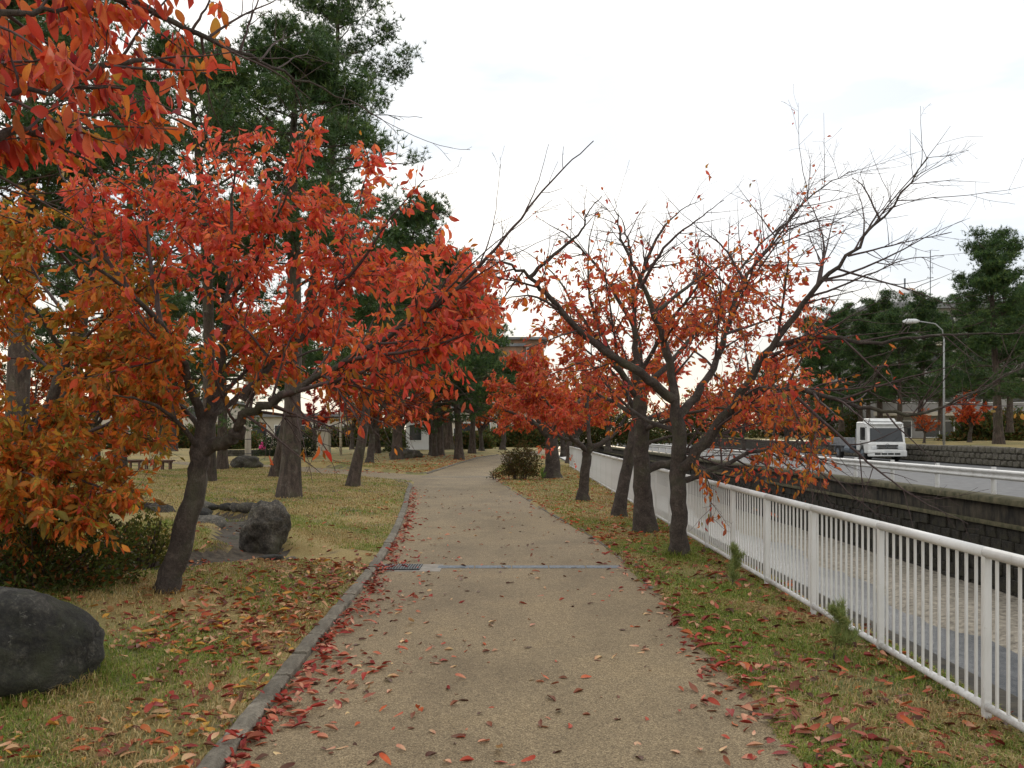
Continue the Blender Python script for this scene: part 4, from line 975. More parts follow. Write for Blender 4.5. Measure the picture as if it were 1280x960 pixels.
for P in (STREAM[1:], STREAM2):
    for x, y, a in along(P, .34):
        for e in (-1, 1):
            if rs.random() < (.75 if y < 15 else .3): continue
            xx = x - math.sin(a) * e * rs.uniform(.5, .68); yy = y + math.cos(a) * e * rs.uniform(.5, .68)
            if math.hypot(xx + 3.62, yy - 12.8) < .95 or pdist(xx, yy, STREAM) < .38 or pdist(xx, yy, STREAM2) < .38: continue
            s = rs.uniform(.4, .95) * (1.6 if yy > 15 else 1.0)
            q = link('stone', stone_me[rs.randrange(7)], sbed, (xx, yy, gz0(xx, yy) - .05 * s)); q.rotation_euler = (rs.uniform(-.2, .2), rs.uniform(-.2, .2), a + rs.uniform(-.5, .5)); q.scale = (s * 1.1, s, s * rs.uniform(.7, 1.3))
    for x, y, a in along(P, .8):
        for e in (-.24, .24):
            xx = x - math.sin(a) * e + rs.uniform(-.1, .1); yy = y + math.cos(a) * e + rs.uniform(-.1, .1)
            if xx > -3.1 or math.hypot(xx + 3.62, yy - 12.8) < .7: continue
            q = link('flagstone', flag_me[rs.randrange(5)], sbed, (xx, yy, gz0(xx, yy) - .05)); q.rotation_euler = (rs.uniform(-.06, .06), rs.uniform(-.06, .06), rs.uniform(0, 6)); s = rs.uniform(.7, 1.15); q.scale = (s, s, 1)
V = []; 
xs_ = np.arange(-8, -2.6, .12); ys_ = np.arange(8.4, 19.2, .12)
X, Y = np.meshgrid(xs_, ys_); inb = np.minimum(pdist(X, Y, STREAM), pdist(X, Y, STREAM2)) < .5; nx = len(xs_)
V = np.stack([X.ravel(), Y.ravel(), (ground_z(X, Y) + .006).ravel()], 1); fc = [(j * nx + i, j * nx + i + 1, (j + 1) * nx + i + 1, (j + 1) * nx + i) for j in range(len(ys_) - 1) for i in range(nx - 1) if inb[j, i] and inb[j + 1, i + 1] and X[j, i] < -3.3]
link('soil', mk_mesh('soil', V, [fc], M['soil'], smooth=True), sbed)

# ------------------------------------------------------------------ shrubs
def shrub(name, label, loc, rx, ry, rz_, nleaf, leaf, tab, seed, stems=14, zlo=.12, cols=None):
    rg = np.random.default_rng(seed); root = thing(name, label, 'shrub', loc)
    B = []
    for k in range(stems):
        a = rg.random() * 6.28; e = rg.uniform(.35, .95); tip = np.array((math.cos(a) * rx * e, math.sin(a) * ry * e, rz_ * rg.uniform(.5, .95)))
        b = np.array((math.cos(a) * rx * .25, math.sin(a) * ry * .25, -.05)); P = spline([b, b * .6 + tip * .4 + (0, 0, rz_ * .12), tip], 7); B.append((P, np.linspace(.014, .004, 7), 5))
    B += sub(B, 5, .12, .5, .4, .7, .12, .05, rg, .3, 3, .006)
    V, Q = tubes(B, 0, seed); tag(link('stems', mk_mesh('stems', V, Q, M['twig'], smooth=True), root), kind='stuff')
    d = unit(rg.normal(size=(nleaf, 3))); d[:, 2] = np.abs(d[:, 2]) * .98 - .12; rad = rg.uniform(.0, 1, (nleaf, 1)) ** .33
    lump = 1 + .16 * np.sin(d[:, :1] * 7 + seed) * np.sin(d[:, 1:2] * 6 + 2) + .12 * np.sin(d[:, 2:] * 9 + d[:, :1] * 5) + rg.normal(0, .05, (nleaf, 1))
    P = d * rad * lump * np.array((rx, ry, rz_)); P[:, 2] = np.maximum(P[:, 2] + zlo * rz_, .03)
    dd = unit(d * .6 + rg.normal(0, .6, d.shape) + (0, 0, .25)); C = np.array(tab)[rg.integers(0, len(tab), nleaf)] * rg.uniform(.7, 1.2, (nleaf, 1))
    V, F_, Cc, _ = leaf_arrays(P, dd, leaf * rg.uniform(.6, 1.2, nleaf), C, rg)
    tag(link('leaves', mk_mesh('leaves', V, [F_], M['leaf'], cols=Cc), root), kind='stuff'); return root
GRN = [lin(58, 72, 34), lin(74, 88, 40), lin(46, 60, 30), lin(92, 96, 44), lin(64, 66, 36)]
MIXG = GRN + [lin(120, 84, 36), lin(150, 80, 34), lin(100, 70, 36)]
shrub('azalea_shrub', 'dark green shrub under orange leaves at the left edge', (-4.75, 8.75, .05), 1.05, .75, 1.02, 8500, .066, [lin(78, 92, 42), lin(92, 100, 46), lin(66, 80, 38), lin(84, 92, 42), lin(140, 86, 46), lin(84, 76, 40)], 5)
shrub('azalea_shrub', 'loose pale green shrub hanging over the stream bed', (-4.5, 10.7, .08), .5, .42, .6, 1900, .06, [lin(104, 104, 48), lin(90, 96, 44), lin(120, 108, 50), lin(80, 84, 40)], 6)
shrub('azalea_shrub', 'round brown green bush with bare stems beside the path', (.28, 30.6, .03), .72, .66, 1.12, 5200, .07, [lin(84, 84, 40), lin(100, 84, 42), lin(68, 74, 36), lin(110, 78, 44), lin(92, 70, 44)], 7, 26, .22)
shrub('azalea_shrub', 'low leafy sprout left of the round bush, close to the path', (-.62, 31.6, .03), .22, .2, .32, 260, .06, MIXG, 8, 5)
shrub('hedge', 'rounded dark green clipped hedge behind the tall pine', (-14.0, 55, .05), 1.9, 1.3, 1.75, 6500, .12, [lin(44, 58, 32), lin(56, 70, 38), lin(36, 50, 30)], 9)
shrub('hedge', 'small dark green bush near the white house', (-8.7, 66, .05), 1.0, 1.0, 1.2, 1800, .14, GRN, 10)
for k, (px, Y, rx, rz_, lab) in enumerate(((585, 84, 2.6, 1.5, 'low dark hedge far left of the path end'), (640, 92, 5, 2.2, 'far hedge closing the view at the path bend'), (450, 92, 7, 2.4, 'long dark hedge in front of the far white walls'),
                                 (240, 84, 7, 2.2, 'dark hedge far behind the benches'), (60, 80, 7, 2.6, 'dark hedge at far left'), (1000, 100, 6, 5, 'tall green bush left of the truck across the road'), (880, 110, 8, 6, 'far green bush at the end of the canal'), (760, 105, 7, 4, 'green bush far behind the railing row'),
                                 (1120, 96, 7, 4, 'dark bush behind the truck and pines'), (1250, 66, 4, 2.2, 'bush at the foot of the right edge pines'))):
    X = (px - 640) * Y / F; shrub('bush', lab, (X, Y, .9 if X > 24.4 else 0), rx, 1.6, rz_, int(3200 * rx * .55), .34, [lin(84, 98, 52), lin(98, 110, 58), lin(70, 86, 48), lin(110, 104, 60), lin(130, 100, 56)], 60 + k)

def sapling(label, x, y, h, seed, cols, n=420):
    rg = np.random.default_rng(seed); root = thing('pine_seedling', label, 'plant', (x, y, gz0(x, y)))
    B = [(walk(np.zeros(3), np.array((rg.normal(0, .1), rg.normal(0, .1), 1.0)), h, 6, .08, .02, rg), np.linspace(.007, .002, 7), 5)]
    B += sub(B, 34, h * .2, h * .5, .5, .8, .1, .06, rg, .08, 3, .003, nseg=4)
    V, Q = tubes(B, 0, 1); tag(link('stems', mk_mesh('stems', V, Q, M['twig']), root), kind='stuff')
    S = np.vstack([b_[0][1:] for b_ in B]); P = S[rg.integers(0, len(S), n)] + rg.normal(0, .012, (n, 3))
    d = unit(rg.normal(0, .55, (n, 3)) + (0, 0, .8)); L = rg.uniform(.03, .075, (n, 1)); s = unit(np.cross(d, rg.normal(size=d.shape))) * .0022
    V = np.stack([P - s, P + s, P + d * L], 1).reshape(-1, 3); C = np.repeat(np.array(cols)[rg.integers(0, len(cols), n)], 3, 0)
    tag(link('needles', mk_mesh('needles', V, [np.arange(len(V)).reshape(-1, 3)], M['needle'], cols=C), root), kind='stuff')
SG = [lin(126, 140, 78), lin(108, 126, 68), lin(142, 146, 86)]
sapling('wispy green seedling near the foot of the forked cherry by the railing', 2.38, 9.5, .38, 1, SG, 2600)
sapling('thin green seedling in the verge close to the railing', 2.36, 6.45, .36, 2, SG, 2000)
sapling('tiny seedling beside the taller one near the railing', 2.52, 6.75, .2, 3, SG, 700)
sapling('bright green sprout at the base of the stout trunk', 1.05, 30.4, .4, 4, [lin(110, 150, 50), lin(90, 130, 46)], 900)

# ------------------------------------------------------------------ grass blades near the camera
rg = np.random.default_rng(77)
def blades(name, label, n, xr, yr, keep, hgt, cols_fn, wid=.0028):
    yv = yr[0] * (yr[1] / yr[0]) ** rg.random(n * 2); x = rg.uniform(*xr, n * 2); d = -pathdepth(x, yv)
    k = keep(x, yv, d); x, yv, d = x[k][:n], yv[k][:n], d[k][:n]; n = len(x); z = ground_z(x, yv)
    a = rg.random(n) * 6.283; lean = rg.uniform(.2, 1.5, n); h = hgt * rg.uniform(.45, 1.25, n) * np.minimum(1, .45 + d * 3) * (1 + 1.6 * sst(.22, 0, np.abs(np.hypot((x + 3.38) / .66, (yv - 5.75) / .52) - 1.0)) + 1.5 * sst(.3, .12, np.minimum(np.abs(np.hypot(x + 3.44, yv - 8.7)), np.minimum(np.hypot(x - 2.2, yv - 11.7), np.hypot(x - 2.2, yv - 14.6)))))
    dx, dy = np.cos(a), np.sin(a); wv = wid * rg.uniform(.7, 1.3, n) * (1 + yv * .05); P = np.stack([x, yv, z - .004], 1); sd = np.stack([-dy, dx, 0 * a], 1) * wv[:, None]
    ld = np.stack([dx, dy, 0 * a], 1); m1 = P + ld * (h * lean * .3)[:, None] + np.array((0, 0, 1)) * (h * .6)[:, None]; tip = P + ld * (h * lean)[:, None] + np.array((0, 0, 1)) * (h * np.maximum(.35, 1.05 - lean * .4))[:, None]
    V = np.stack([P - sd, P + sd, m1 - sd * .7, m1 + sd * .7, tip], 1).reshape(-1, 3); b_ = np.arange(n) * 5
    C = np.repeat(cols_fn(x, yv, n), 5, 0)
    tag(link(name, mk_mesh(name, V, [np.stack([b_, b_ + 1, b_ + 3, b_ + 2], 1), np.stack([b_ + 2, b_ + 3, b_ + 4], 1)], M['blade'], cols=C)), label, 'grass', kind='stuff')
DRY = np.array([lin(188, 164, 110), lin(170, 146, 92), lin(202, 180, 130), lin(150, 130, 80)]); GRE = np.array([lin(122, 142, 54), lin(140, 152, 64), lin(104, 128, 44), lin(154, 156, 74)])
def gc(bias):
    def f(x, y, n):
        g = .5 + .5 * np.sin(x * 2.1 + y * .9 + 1.3) * np.sin(x * .9 - y * 1.3) + .2 * np.sin(x * 6 + y * 5); pg = np.clip((g - .5) * 1.3 + bias, .04, .95)
        is_g = rg.random(n) < pg; c = DRY[rg.integers(0, 4, n)]; c2 = GRE[rg.integers(0, 4, n)]; return np.where(is_g[:, None], c2, c) * rg.uniform(.7, 1.15, (n, 1))
    return f
nst = lambda x, y: np.minimum(pdist(x, y, STREAM), pdist(x, y, STREAM2)) > .5
def bare(x, y): return rg.random(len(x)) < np.clip(.72 + .6 * np.sin(x * 1.9 + 1) * np.sin(y * 1.4) + .25 * np.sin(x * 5 + y * 3), .12, 1)
blades('grass', 'short mixed green and dry grass of the left lawn near the kerb', 120000, (-6.5, -1.4), (3.6, 17), lambda x, y, d: (d > .1) & nst(x, y) & bare(x, y) & (x < XL(y) - .1), .042, gc(.52))
blades('grass', 'short mixed grass on the verge along the white railing', 120000, (0.6, 2.95), (3.6, 17), lambda x, y, d: (d > -.02) & bare(x, y) & (x > XR(y) - .05), .045, gc(.74))
blades('grass', 'dry tan grass of the farther lawn', 90000, (-14, 2.9), (17, 44), lambda x, y, d: (d > .1), .055, gc(.18), .004)

# ------------------------------------------------------------------ fallen leaves
def place(n, xf, yr, tabname): 
    yv = yr[0] * (yr[1] / yr[0]) ** rg.random(n); return xf(yv, n), yv, np.full(n, tabname, dtype=object)
FP = {'gutter': [lin(*c) for c in ((172, 62, 50), (184, 80, 60), (150, 52, 46), (200, 116, 88), (204, 146, 116), (150, 82, 60))],
      'path': [lin(*c) for c in ((208, 142, 112), (190, 84, 62), (216, 168, 136), (150, 92, 66), (122, 78, 58), (96, 64, 50), (206, 104, 62), (222, 184, 138))],
      'lawn': [lin(*c) for c in ((164, 66, 50), (184, 96, 60), (202, 150, 110), (142, 50, 44), (112, 68, 50), (190, 112, 58), (206, 166, 124), (130, 80, 56), (198, 146, 62))],
      'verge': [lin(*c) for c in ((160, 76, 56), (178, 94, 64), (202, 150, 116), (138, 52, 46), (112, 64, 46), (196, 108, 60), (136, 82, 58), (90, 56, 42))],
      'carpet': [lin(*c) for c in ((196, 96, 50), (186, 76, 48), (206, 120, 60), (168, 88, 56))]}
FPN = {'gutter': ['deep red', 'red', 'crimson', 'salmon', 'pale pink', 'brown red'], 'path': ['pinkish tan', 'rust red', 'pale beige', 'brown', 'dark brown', 'blackish brown', 'orange', 'cream'],
       'lawn': ['red', 'rusty orange', 'tan', 'crimson', 'brown', 'orange', 'cream', 'russet', 'yellow'], 'verge': ['rust red', 'orange brown', 'pale pink', 'dark red', 'brown', 'orange', 'dull brown', 'dark brown'], 'carpet': ['orange', 'red orange', 'light orange', 'dull orange']}
S_ = []
S_.append(place(780, lambda y, n: XL(y) + .03 + rg.exponential(.11, n) * (1.1 + .8 * np.sin(y * 2.3) + .4 * np.sin(y * 5.1)), (3.8, 14), 'gutter'))
S_.append(place(260, lambda y, n: XL(y) + .04 + rg.exponential(.08, n), (14, 27), 'gutter'))
S_.append(place(430, lambda y, n: XL(y) + (XR(y) - XL(y)) * rg.random(n), (3.6, 26), 'path'))
S_.append(place(150, lambda y, n: XL(y) + .1 + rg.exponential(.6, n), (3.8, 13), 'path'))
S_.append(place(1500, lambda y, n: XL(y) - .1 - rg.exponential(1.3, n), (3.7, 11.5), 'lawn'))
S_.append(place(900, lambda y, n: XL(y) - .25 - np.abs(rg.normal(0, .9, n)), (6.5, 11.5), 'lawn'))
S_.append(place(500, lambda y, n: XL(y) - .1 - rg.random(n) * 4, (10, 24), 'lawn'))
S_.append(place(1350, lambda y, n: XR(y) + (2.95 - XR(y)) * rg.random(n), (3.7, 16), 'verge'))
S_.append(place(210, lambda y, n: XR(y) + rg.normal(.06, .14, n), (3.9, 12), 'gutter'))
S_.append(place(260, lambda y, n: XR(y) + rg.normal(.1, .22, n), (3.9, 14), 'verge'))
S_.append(place(1300, lambda y, n: XR(y) - .05 + (2.9 - XR(y)) * rg.random(n), (13, 36), 'carpet'))
S_.append(place(400, lambda y, n: 2.9 - rg.exponential(.25, n), (6, 25), 'verge'))
S_.append(place(1100, lambda y, n: XL(y) - .1 - rg.exponential(3.0, n), (36, 62), 'carpet'))
x = np.concatenate([s[0] for s in S_]); yv = np.concatenate([s[1] for s in S_]); tb = np.concatenate([s[2] for s in S_])
ok = (x < 2.97) & ~((np.abs(x + 3.15) < .6) & (np.abs(yv - 5.75) < .5)); x, yv, tb = x[ok], yv[ok], tb[ok]; n = len(x)
onp = pathdepth(x, yv) > .03; z = np.where(onp, .004, ground_z(x, yv)) + np.where(onp, 0, .014) + np.where(tb == 'gutter', rg.random(n) * .03, rg.random(n) * .006)
kb = (np.abs(x - XL(yv) + .05) < .075) & (yv < 28); z[kb] = .088
up = unit(np.stack([rg.normal(0, .22, n), rg.normal(0, .22, n), np.ones(n)], 1)); a = rg.random(n) * 6.283
curl = rg.uniform(.3, 1.3, n); d = np.stack([np.cos(a), np.sin(a), np.zeros(n)], 1); d = unit(d - up * np.sum(d * up, 1, keepdims=True)); sz = .10 * np.clip(rg.normal(.85, .22, n), .4, 1.25); sz[yv > 30] *= 1.5; sz[tb == 'path'] *= .85
ci = np.array([rg.integers(0, len(FP[k])) for k in tb]); cols = np.array([FP[k][i] for k, i in zip(tb, ci)])
px = 640 + x / yv * F; pv = HY + (H - z) / yv * F; vis = (px > 4) & (px < 1276) & (pv < 956)
score = np.where(vis, sz / yv, -1); top = np.argsort(-score)[:300]; keep = np.ones(n, bool); keep[top] = False; FM = {}
for j in top:
    k = (tb[j], int(ci[j]), int(rg.integers(0, 6)))
    if k not in FM: FM[k] = mk_mesh('fallen_leaf', FL[k[2]], [FTRI], M['dead_leaf'], cols=np.array(FP[k[0]][k[1]]) * FTINT, smooth=True)
    o = link('fallen_leaf', FM[k]); mt = Matrix.Identity(4); zz = up[j]; xx = d[j]; yy = np.cross(zz, xx)
    for c_, ax in enumerate((xx, yy * rg.uniform(.65, 1.15), zz * curl[j])):
        for r_ in range(3): mt[r_][c_] = ax[r_] * sz[j]
    mt[0][3], mt[1][3], mt[2][3] = x[j], yv[j], z[j]; o.matrix_world = mt
    where = 'lying on the beige path' if onp[j] else ('on the grass left of the kerb' if x[j] < -1 else 'on the grass verge right of the path')
    if onp[j]: zx = 'by the left kerb' if x[j] - XL(yv[j]) < .45 else ('by the right edge' if XR(yv[j]) - x[j] < .45 else ('left of its middle' if x[j] < 0 else 'right of its middle'))
    elif x[j] < -1: zx = 'beside the kerb' if XL(yv[j]) - x[j] < .5 else 'out towards the boulder'
    else: zx = 'near the railing' if x[j] > 2.25 else 'beside the path'
    zy = 'nearest the viewer' if yv[j] < 4.5 else ('in the foreground' if yv[j] < 5.6 else 'farther off')
    big = 'large ' if sz[j] > .098 else ('small ' if sz[j] < .078 else '')
    surf = 'on the beige path' if onp[j] else ('on the left lawn' if x[j] < -1 else 'on the right verge')
    tag(o, f'{big}{FPN[tb[j]][ci[j]]} fallen leaf {surf} {zx}, {zy}', 'leaf', 'fallen leaves ' + where)
V, F_, C, _ = leaf_arrays(np.stack([x, yv, z], 1)[keep], d[keep], sz[keep], cols[keep] * rg.uniform(.8, 1.1, (keep.sum(), 1)), rg, up=up[keep], fine=True)
tag(link('leaf_litter', mk_mesh('leaf_litter', V, [F_], M['dead_leaf'], cols=C)), 'scattered red and brown leaf litter on path and lawn', 'leaves', kind='stuff')

# ------------------------------------------------------------------ benches, poles, low wall, child
def bench(label, px, Y, rz, L=1.25):
    X = (px - 640) * Y / F; r = thing('bench', label, 'bench', (X, Y, gz0(X, Y)), rz, 'wooden benches on the lawn')
    for k in range(4): MB().box(-L / 2, L / 2, -.2 + k * .105, -.2 + k * .105 + .092, .36, .42).build('slat', M['wood'], r, .008)
    MB().box(-L / 2 + .05, L / 2 - .05, -.02, .02, .3, .358).build('beam', M['wood'], r)
    for k in range(4):
        for e in (-.14, .14): MB().tube([(-L / 2 + .15 + k * (L - .3) / 3, e, -.05), (-L / 2 + .15 + k * (L - .3) / 3, e, .358)], .035, 8).build('leg', M['wood'], r)
bench('backless slatted wooden bench, the right one of the two on the lawn', 198, 36.5, .12)
bench('backless slatted wooden bench, the left one half hidden by orange leaves', 158, 35.2, .3)
def pole(label, px, Y, h, r, arm=None):
    X = (px - 640) * Y / F; o = thing('lamp_post', label, 'lamp post', (X, Y, gz0(X, Y)))
    MB().tube([(0, 0, -.05), (0, 0, h * .5), (0, 0, h)], [r, r * .93, r * .8], 12).build('pole', M['pole'], o, smooth=True)
    for z in (.55, 1.2): MB().tube([(0, 0, z), (0, 0, z + .035)], r * 1.06, 12).build('band', M['grate'], o)
    MB().tube([(0, 0, h), (0, 0, h + .1), (0, 0, h + .35), (0, 0, h + .5)], [r, .16, .2, .08], 12).build('lantern', M['lamp_glass'], o, smooth=True)
pole('cream painted lamp pole on the left lawn right of the leaning cherry', 310, 39.5, 4.2, .14)
pole('thin pale lamp pole behind the leaning pine', 426, 58, 5.2, .09)
lw = thing('low_wall', 'low dark stone wall at the far plaza beside the hedge', 'wall', (-16.6, 57, 0))
for k in range(7):
    for rI in range(2): MB().box(-2.4 + k * .66 + rI * .2, -1.76 + k * .66 + rI * .2, -.2, .2, rI * .28, rI * .28 + .272).build('stone', M['rock'], lw, .03)
gp = thing('gate_pillar', 'pale square pillar right of the rounded hedge', 'pillar', ((405 - 640) * 62 / F, 62, 0))
MB().box(-.42, .42, -.4, .4, -.1, 1.75).build('shaft', M['cream'], gp, .03); MB().box(-.48, .48, -.46, .46, 1.752, 1.9).build('cap', M['concrete'], gp, .03)

def person_child(loc):
    r = thing('person', 'small figure in pink hooded jacket behind the low wall', 'person', loc)
    me = bpy.data.meshes.new('body')
    J = [(0, 0, .48), (0, 0, .62), (0, 0, .76), (0, 0, .80), (0, .0, .9), (-.09, 0, .44), (-.09, .01, .24), (-.09, 0, .03), (-.09, -.09, .02), (.09, 0, .44), (.09, .01, .24), (.09, 0, .03), (.09, -.09, .02),
         (-.14, 0, .75), (-.19, -.02, .6), (-.17, -.12, .5), (.14, 0, .75), (.19, -.02, .6), (.17, -.12, .5)]
    E = [(0, 1), (1, 2), (2, 3), (3, 4), (0, 5), (5, 6), (6, 7), (7, 8), (0, 9), (9, 10), (10, 11), (11, 12), (2, 13), (13, 14), (14, 15), (2, 16), (16, 17), (17, 18)]
    rad = [.13, .13, .11, .06, .1, .085, .065, .05, .04, .085, .065, .05, .04, .07, .055, .04, .07, .055, .04]
    me.from_pydata(J, E, []); o = link('body', me, r); m_ = o.modifiers.new('skin', 'SKIN')
    if not me.skin_vertices: me.skin_vertices.new()
    for i, q in enumerate(me.skin_vertices[0].data): q.radius = (rad[i],) * 2; q.use_root = (i == 0)
    o.modifiers.new('s', 'SUBSURF').levels = 2; o.modifiers['s'].render_levels = 2
    bpy.context.view_layer.update(); dg_ = bpy.context.evaluated_depsgraph_get(); em = bpy.data.meshes.new_from_object(o.evaluated_get(dg_)); o.modifiers.clear(); o.data = em
    em.materials.clear()
    for q in ('darkcloth', 'pink', 'skin'): em.materials.append(M[q])
    for p in em.polygons: p.material_index = 0 if p.center.z < .44 else (1 if p.center.z < .8 else 2); p.use_smooth = True
    link('hood', rock_mesh('hood', .13, .125, .24, 2, M['pink'], 3, .05), r, (0, .025, .775))
person_child(((328 - 640) * 60 / F, 60, .02))

# ------------------------------------------------------------------ truck across the canal
tr = thing('truck', 'white cab over truck with grey bed facing us on the far road', 'truck', (21.75, 51, -.02))
cab = MB().prism([(0, .48), (0, 1.05), (.10, 1.12), (.30, 2.02), (.42, 2.22), (.7, 2.32), (1.75, 2.32), (1.8, 2.2), (1.8, .62), (1.35, .62), (1.25, .95), (.75, .95), (.62, .48)], -1.1, 1.1).build('cab', M['white_cab'], tr, .04)
ws = MB(); ws.v = [(-.96, .108, 1.16), (.96, .108, 1.16), (.90, .285, 1.95), (-.90, .285, 1.95), (-.96, .16, 1.15), (.96, .16, 1.15), (.9, .34, 1.94), (-.9, .34, 1.94)]; ws.v = [(a, b_ - .025, c_) for a, b_, c_ in ws.v]
ws.f = [(0, 1, 2, 3), (4, 7, 6, 5), (0, 4, 5, 1), (1, 5, 6, 2), (2, 6, 7, 3), (3, 7, 4, 0)]; wsh = ws.build('windscreen', M['glass'], tr)
for e in (-.4, .35): MB().tube([(e, .075, 1.17), (e + .35, .13, 1.42)], .012, 6).build('wiper', M['black'], wsh)
for s in (-1, 1):
    dr = MB().prism([(.34, 1.0), (1.25, 1.0), (1.25, 2.1), (.46, 2.1)], 1.1 * s, 1.115 * s).build('door', M['white_cab'], tr)
    MB().prism([(.42, 1.25), (1.15, 1.25), (1.15, 2.0), (.52, 2.0)], 1.1155 * s, 1.122 * s).build('window', M['glass'], dr); MB().box(1.1155 * s - .01, 1.1155 * s + .02, 1.0, 1.18, 1.12, 1.16).build('handle', M['black'], dr)
    MB().box(.72 * s - .2, .72 * s + .2, -.03, .05, .72, .9).build('headlight', M['lamp_glass'], tr, .02)
    mi = MB().box(1.32 * s - .09, 1.32 * s + .09, .12, .17, 1.45, 1.95).build('mirror', M['black'], tr, .02); MB().tube([(1.08 * s, .3, 2.0), (1.32 * s, .16, 1.93)], .015, 6).build('arm', M['black'], mi)
MB().box(-1.12, 1.12, -.08, .1, .3, .64).build('bumper', M['white_cab'], tr, .03)
for k in range(4): MB().box(-.75 + k * .38, -.42 + k * .38, -.09, -.06, .40, .5).build('bumper_slot', M['black'], tr)
for k in range(3): MB().box(-.62, .62, -.03, .02, .74 + k * .085, .80 + k * .085).build('grille_slat', M['black'], tr)
MB().box(-.22, .22, -.09, -.075, .52, .63).build('licence_plate', M['lamp_glass'], tr)
em = MB().tube([(.11 * math.cos(a_ * .524), -.03, .93 + .11 * math.sin(a_ * .524)) for a_ in range(13)], .012, 6).build('emblem', M['galv'], tr)
MB().prism([(.25, 2.28), (.12, 2.2), (.14, 2.16), (.36, 2.2)], -.98, .98).build('sun_visor', M['white_cab'], tr)
MB().prism([(.5, 2.33), (.75, 2.52), (1.6, 2.52), (1.7, 2.33)], -.75, .75).build('roof_deflector', M['white_cab'], tr, .03)
for s in (-.42, .42): MB().box(s - .05, s + .05, .6, 6.2, .58, .8).build('chassis_rail', M['black'], tr)
bed = MB().box(-1.1, 1.1, 2.0, 6.2, .86, 1.0).build('truck_bed', M['bedgrey'], tr, .02)
for s in (-1, 1): MB().box(1.08 * s - .03, 1.08 * s + .03, 2.05, 6.15, 1.002, 1.38).build('side_board', M['bedgrey'], bed, .01)
MB().box(-1.05, 1.05, 1.95, 2.03, 1.002, 1.9).build('head_board', M['bedgrey'], bed, .01)
MB().tube([(-.5, 2.3, 1.0), (-.5, 2.3, 1.5), (-.2, 3.0, 1.75), (.2, 4.4, 1.55)], .07, 8).build('loader_arm', M['bedgrey'], tr)
MB().tube([(-1.0, 1.9, .7), (-1.0, 1.9, 2.3)], .05, 8).build('exhaust_stack', M['galv'], tr)
MB().tube([(-1.05, 2.4, .68), (-1.05, 3.3, .68)], .24, 12).build('fuel_tank', M['galv'], tr)
for s in (-1, 1):
    for y_ in (1.0, 4.9):
        w_ = thing('wheel', None, None, (.93 * s, y_, .45)); w_.parent = tr
        MB().tube([(-.13, 0, 0), (-.1, 0, 0), (.1, 0, 0), (.13, 0, 0)], [.40, .45, .45, .40], 20).build('tyre', M['rubber'], w_); MB().tube([(-.14, 0, 0), (.14, 0, 0)], .24, 16).build('rim', M['galv'], w_)
    MB().prism([(4.3, .5), (4.35, .82), (4.6, .95), (5.2, .95), (5.45, .82), (5.5, .5), (5.46, .5), (5.41, .8), (5.18, .91), (4.62, .91), (4.39, .8), (4.34, .5)], 1.08 * s - .02 * s, 1.08 * s - .3 * s).build('mudguard', M['bedgrey'], tr)

# street lamp with a long arm on the terrace
sl = thing('street_lamp', 'grey street lamp with long arm on the terrace by the road', 'street lamp', ((1180 - 640) * 50 / F, 50, 1.0))
MB().tube([(0, 0, -.1), (0, 0, 3.0), (0, 0, 6.0)], [.075, .055, .045], 12).build('pole', M['post_grey'], sl, smooth=True)
MB().tube([(0, 0, 5.9), (-.1, 0, 6.5), (-.5, 0, 6.85), (-1.5, 0, 7.0)], .035, 8).build('arm', M['post_grey'], sl, smooth=True)
MB().tube([(-1.4, 0, 6.99), (-1.6, 0, 7.0), (-2.1, 0, 6.99), (-2.35, 0, 6.97)], [.05, .13, .14, .05], 12).build('lamp_head', M['lamp_glass'], sl, smooth=True)

# ------------------------------------------------------------------ buildings
def window(parent, x0, x1, y, z0, z1, frame='whitewall', pane='glass'):
    f = MB().box(x0, x1, y - .06, y + .1, z0, z1).build('window', M[frame], parent)
    n = max(1, int((x1 - x0) / 1.1)); wd = (x1 - x0 - .08) / n
    for k in range(n): MB().box(x0 + .08 + k * wd, x0 + (k + 1) * wd, y - .075, y - .061, z0 + .08, z1 - .08).build('pane', M[pane], f)
def building(name, label, x0, x1, y, dep, h, wall, floors, cols, roofh=.5, over=.4, wz=1.5, wfrac=.7):
    b_ = thing(name, label, 'building', ((x0 + x1) / 2, y, 0)); hw = (x1 - x0) / 2
    MB().box(-hw, hw, 0, dep, -.5, h).build('wall', M[wall], b_); MB().box(-hw - over, hw + over, -over, dep + over, h + .003, h + roofh).build('roof', M['roof'], b_)
    fh = h / floors
    for fI in range(floors):
        for c_ in range(cols):
            cx = -hw + (c_ + .5) * 2 * hw / cols; ww = hw / cols * wfrac; z0 = fI * fh + fh * .3
            window(b_, cx - ww, cx + ww, 0, z0, z0 + min(wz, fh * .55))
    return b_
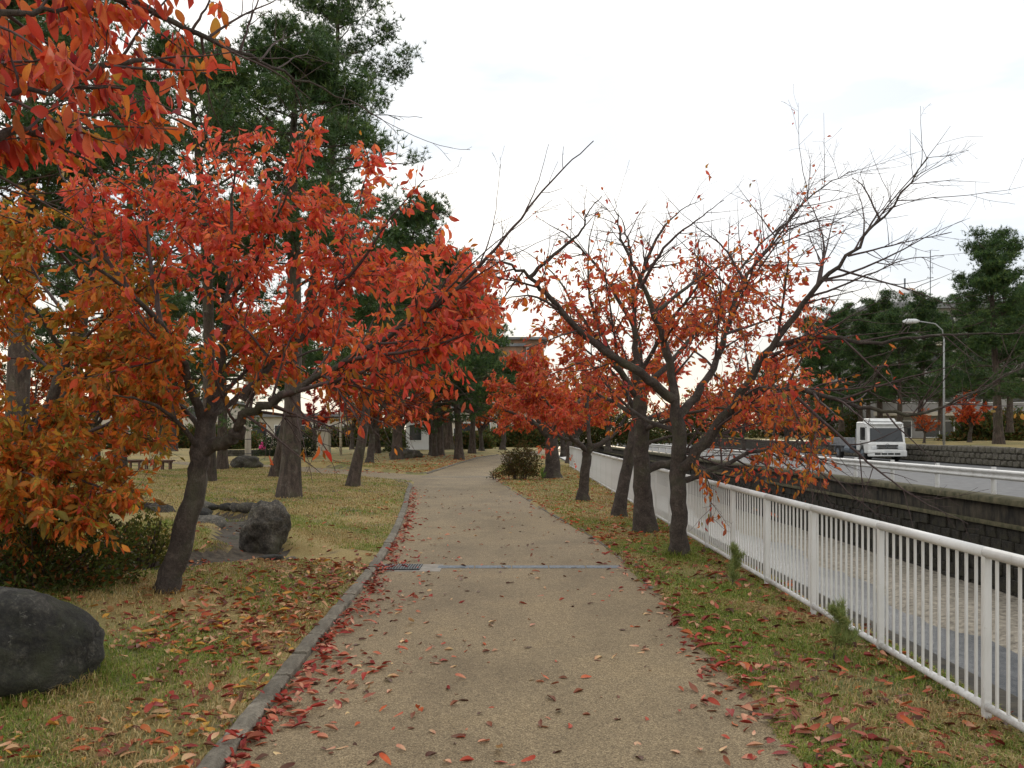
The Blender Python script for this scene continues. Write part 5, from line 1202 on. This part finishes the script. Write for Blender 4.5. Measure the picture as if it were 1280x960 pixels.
bb = building('tiled_building', 'brown tiled building with flat grey roof beyond the path end', -4.2, 1.4, 110, 12, 12.4, 'brick', 3, 2, .35, .3)
MB().box(1.0, 5.4, .6, 11, -.5, 13.3).build('stair_tower', M['brick'], bb); MB().box(.4, 6.0, .1, 11.6, 13.303, 13.6).build('tower_roof', M['roof'], bb); window(bb, 3.2, 4.6, .6, 10.6, 12.3); window(bb, 3.2, 4.6, .6, 5.2, 6.9)
building('apartment_block', 'tall beige apartment block behind the pines left of the tiled building', -9.6, -4.4, 140, 12, 26, 'cream', 9, 3)
building('house', 'white house seen between trunks beyond the side path', -9.4, -6.0, 78, 8, 3.0, 'whitewall', 1, 2, .4)
building('hall', 'long low cream hall at the end of the path', -6.5, 4.5, 100, 10, 4.2, 'cream', 1, 5, .5)
building('house', 'pale low house far behind the benches', -52, -34, 100, 12, 5.0, 'cream', 2, 6, .5)
building('house', 'cream walled house behind the hedge and the pillar', -30, -17, 100, 12, 3.4, 'cream', 1, 5, .4)
gb = building('school_building', 'long grey concrete building behind the pines on the right', 38, 78, 92, 16, 14.6, 'greywall', 4, 9, .6, .5, 1.8)
for fI in range(1, 4): MB().box(-20.2, 20.2, -.9, -.001, fI * 3.65 - .25, fI * 3.65 + .15).build('balcony_slab', M['cream'], gb)
wt = thing('water_tank', 'white domed water tank on the roof behind the pines', 'tank', ((1131 - 640) * 98 / F, 98, 15.2))
MB().tube([(0, 0, -.03), (0, 0, .3), (0, 0, 1.6), (0, 0, 2.2), (0, 0, 2.5)], [.8, 1.15, 1.25, .9, .25], 24).build('dome', M['whitewall'], wt, smooth=True)
MB().tube([(0, 0, 2.45), (0, 0, 3.6)], .09, 8).build('pipe', M['galv'], wt)
an = thing('antenna_mast', 'thin antenna mast standing on the grey roof', 'mast', ((1163 - 640) * 97 / F, 97, 15.2)); MB().tube([(0, 0, -.02), (0, 0, 6.5)], .05, 6).build('rod', M['galv'], an)
for z in (3.5, 4.6, 5.6): MB().tube([(-.35, 0, z), (.35, 0, z)], .03, 6).build('cross_rod', M['galv'], an)
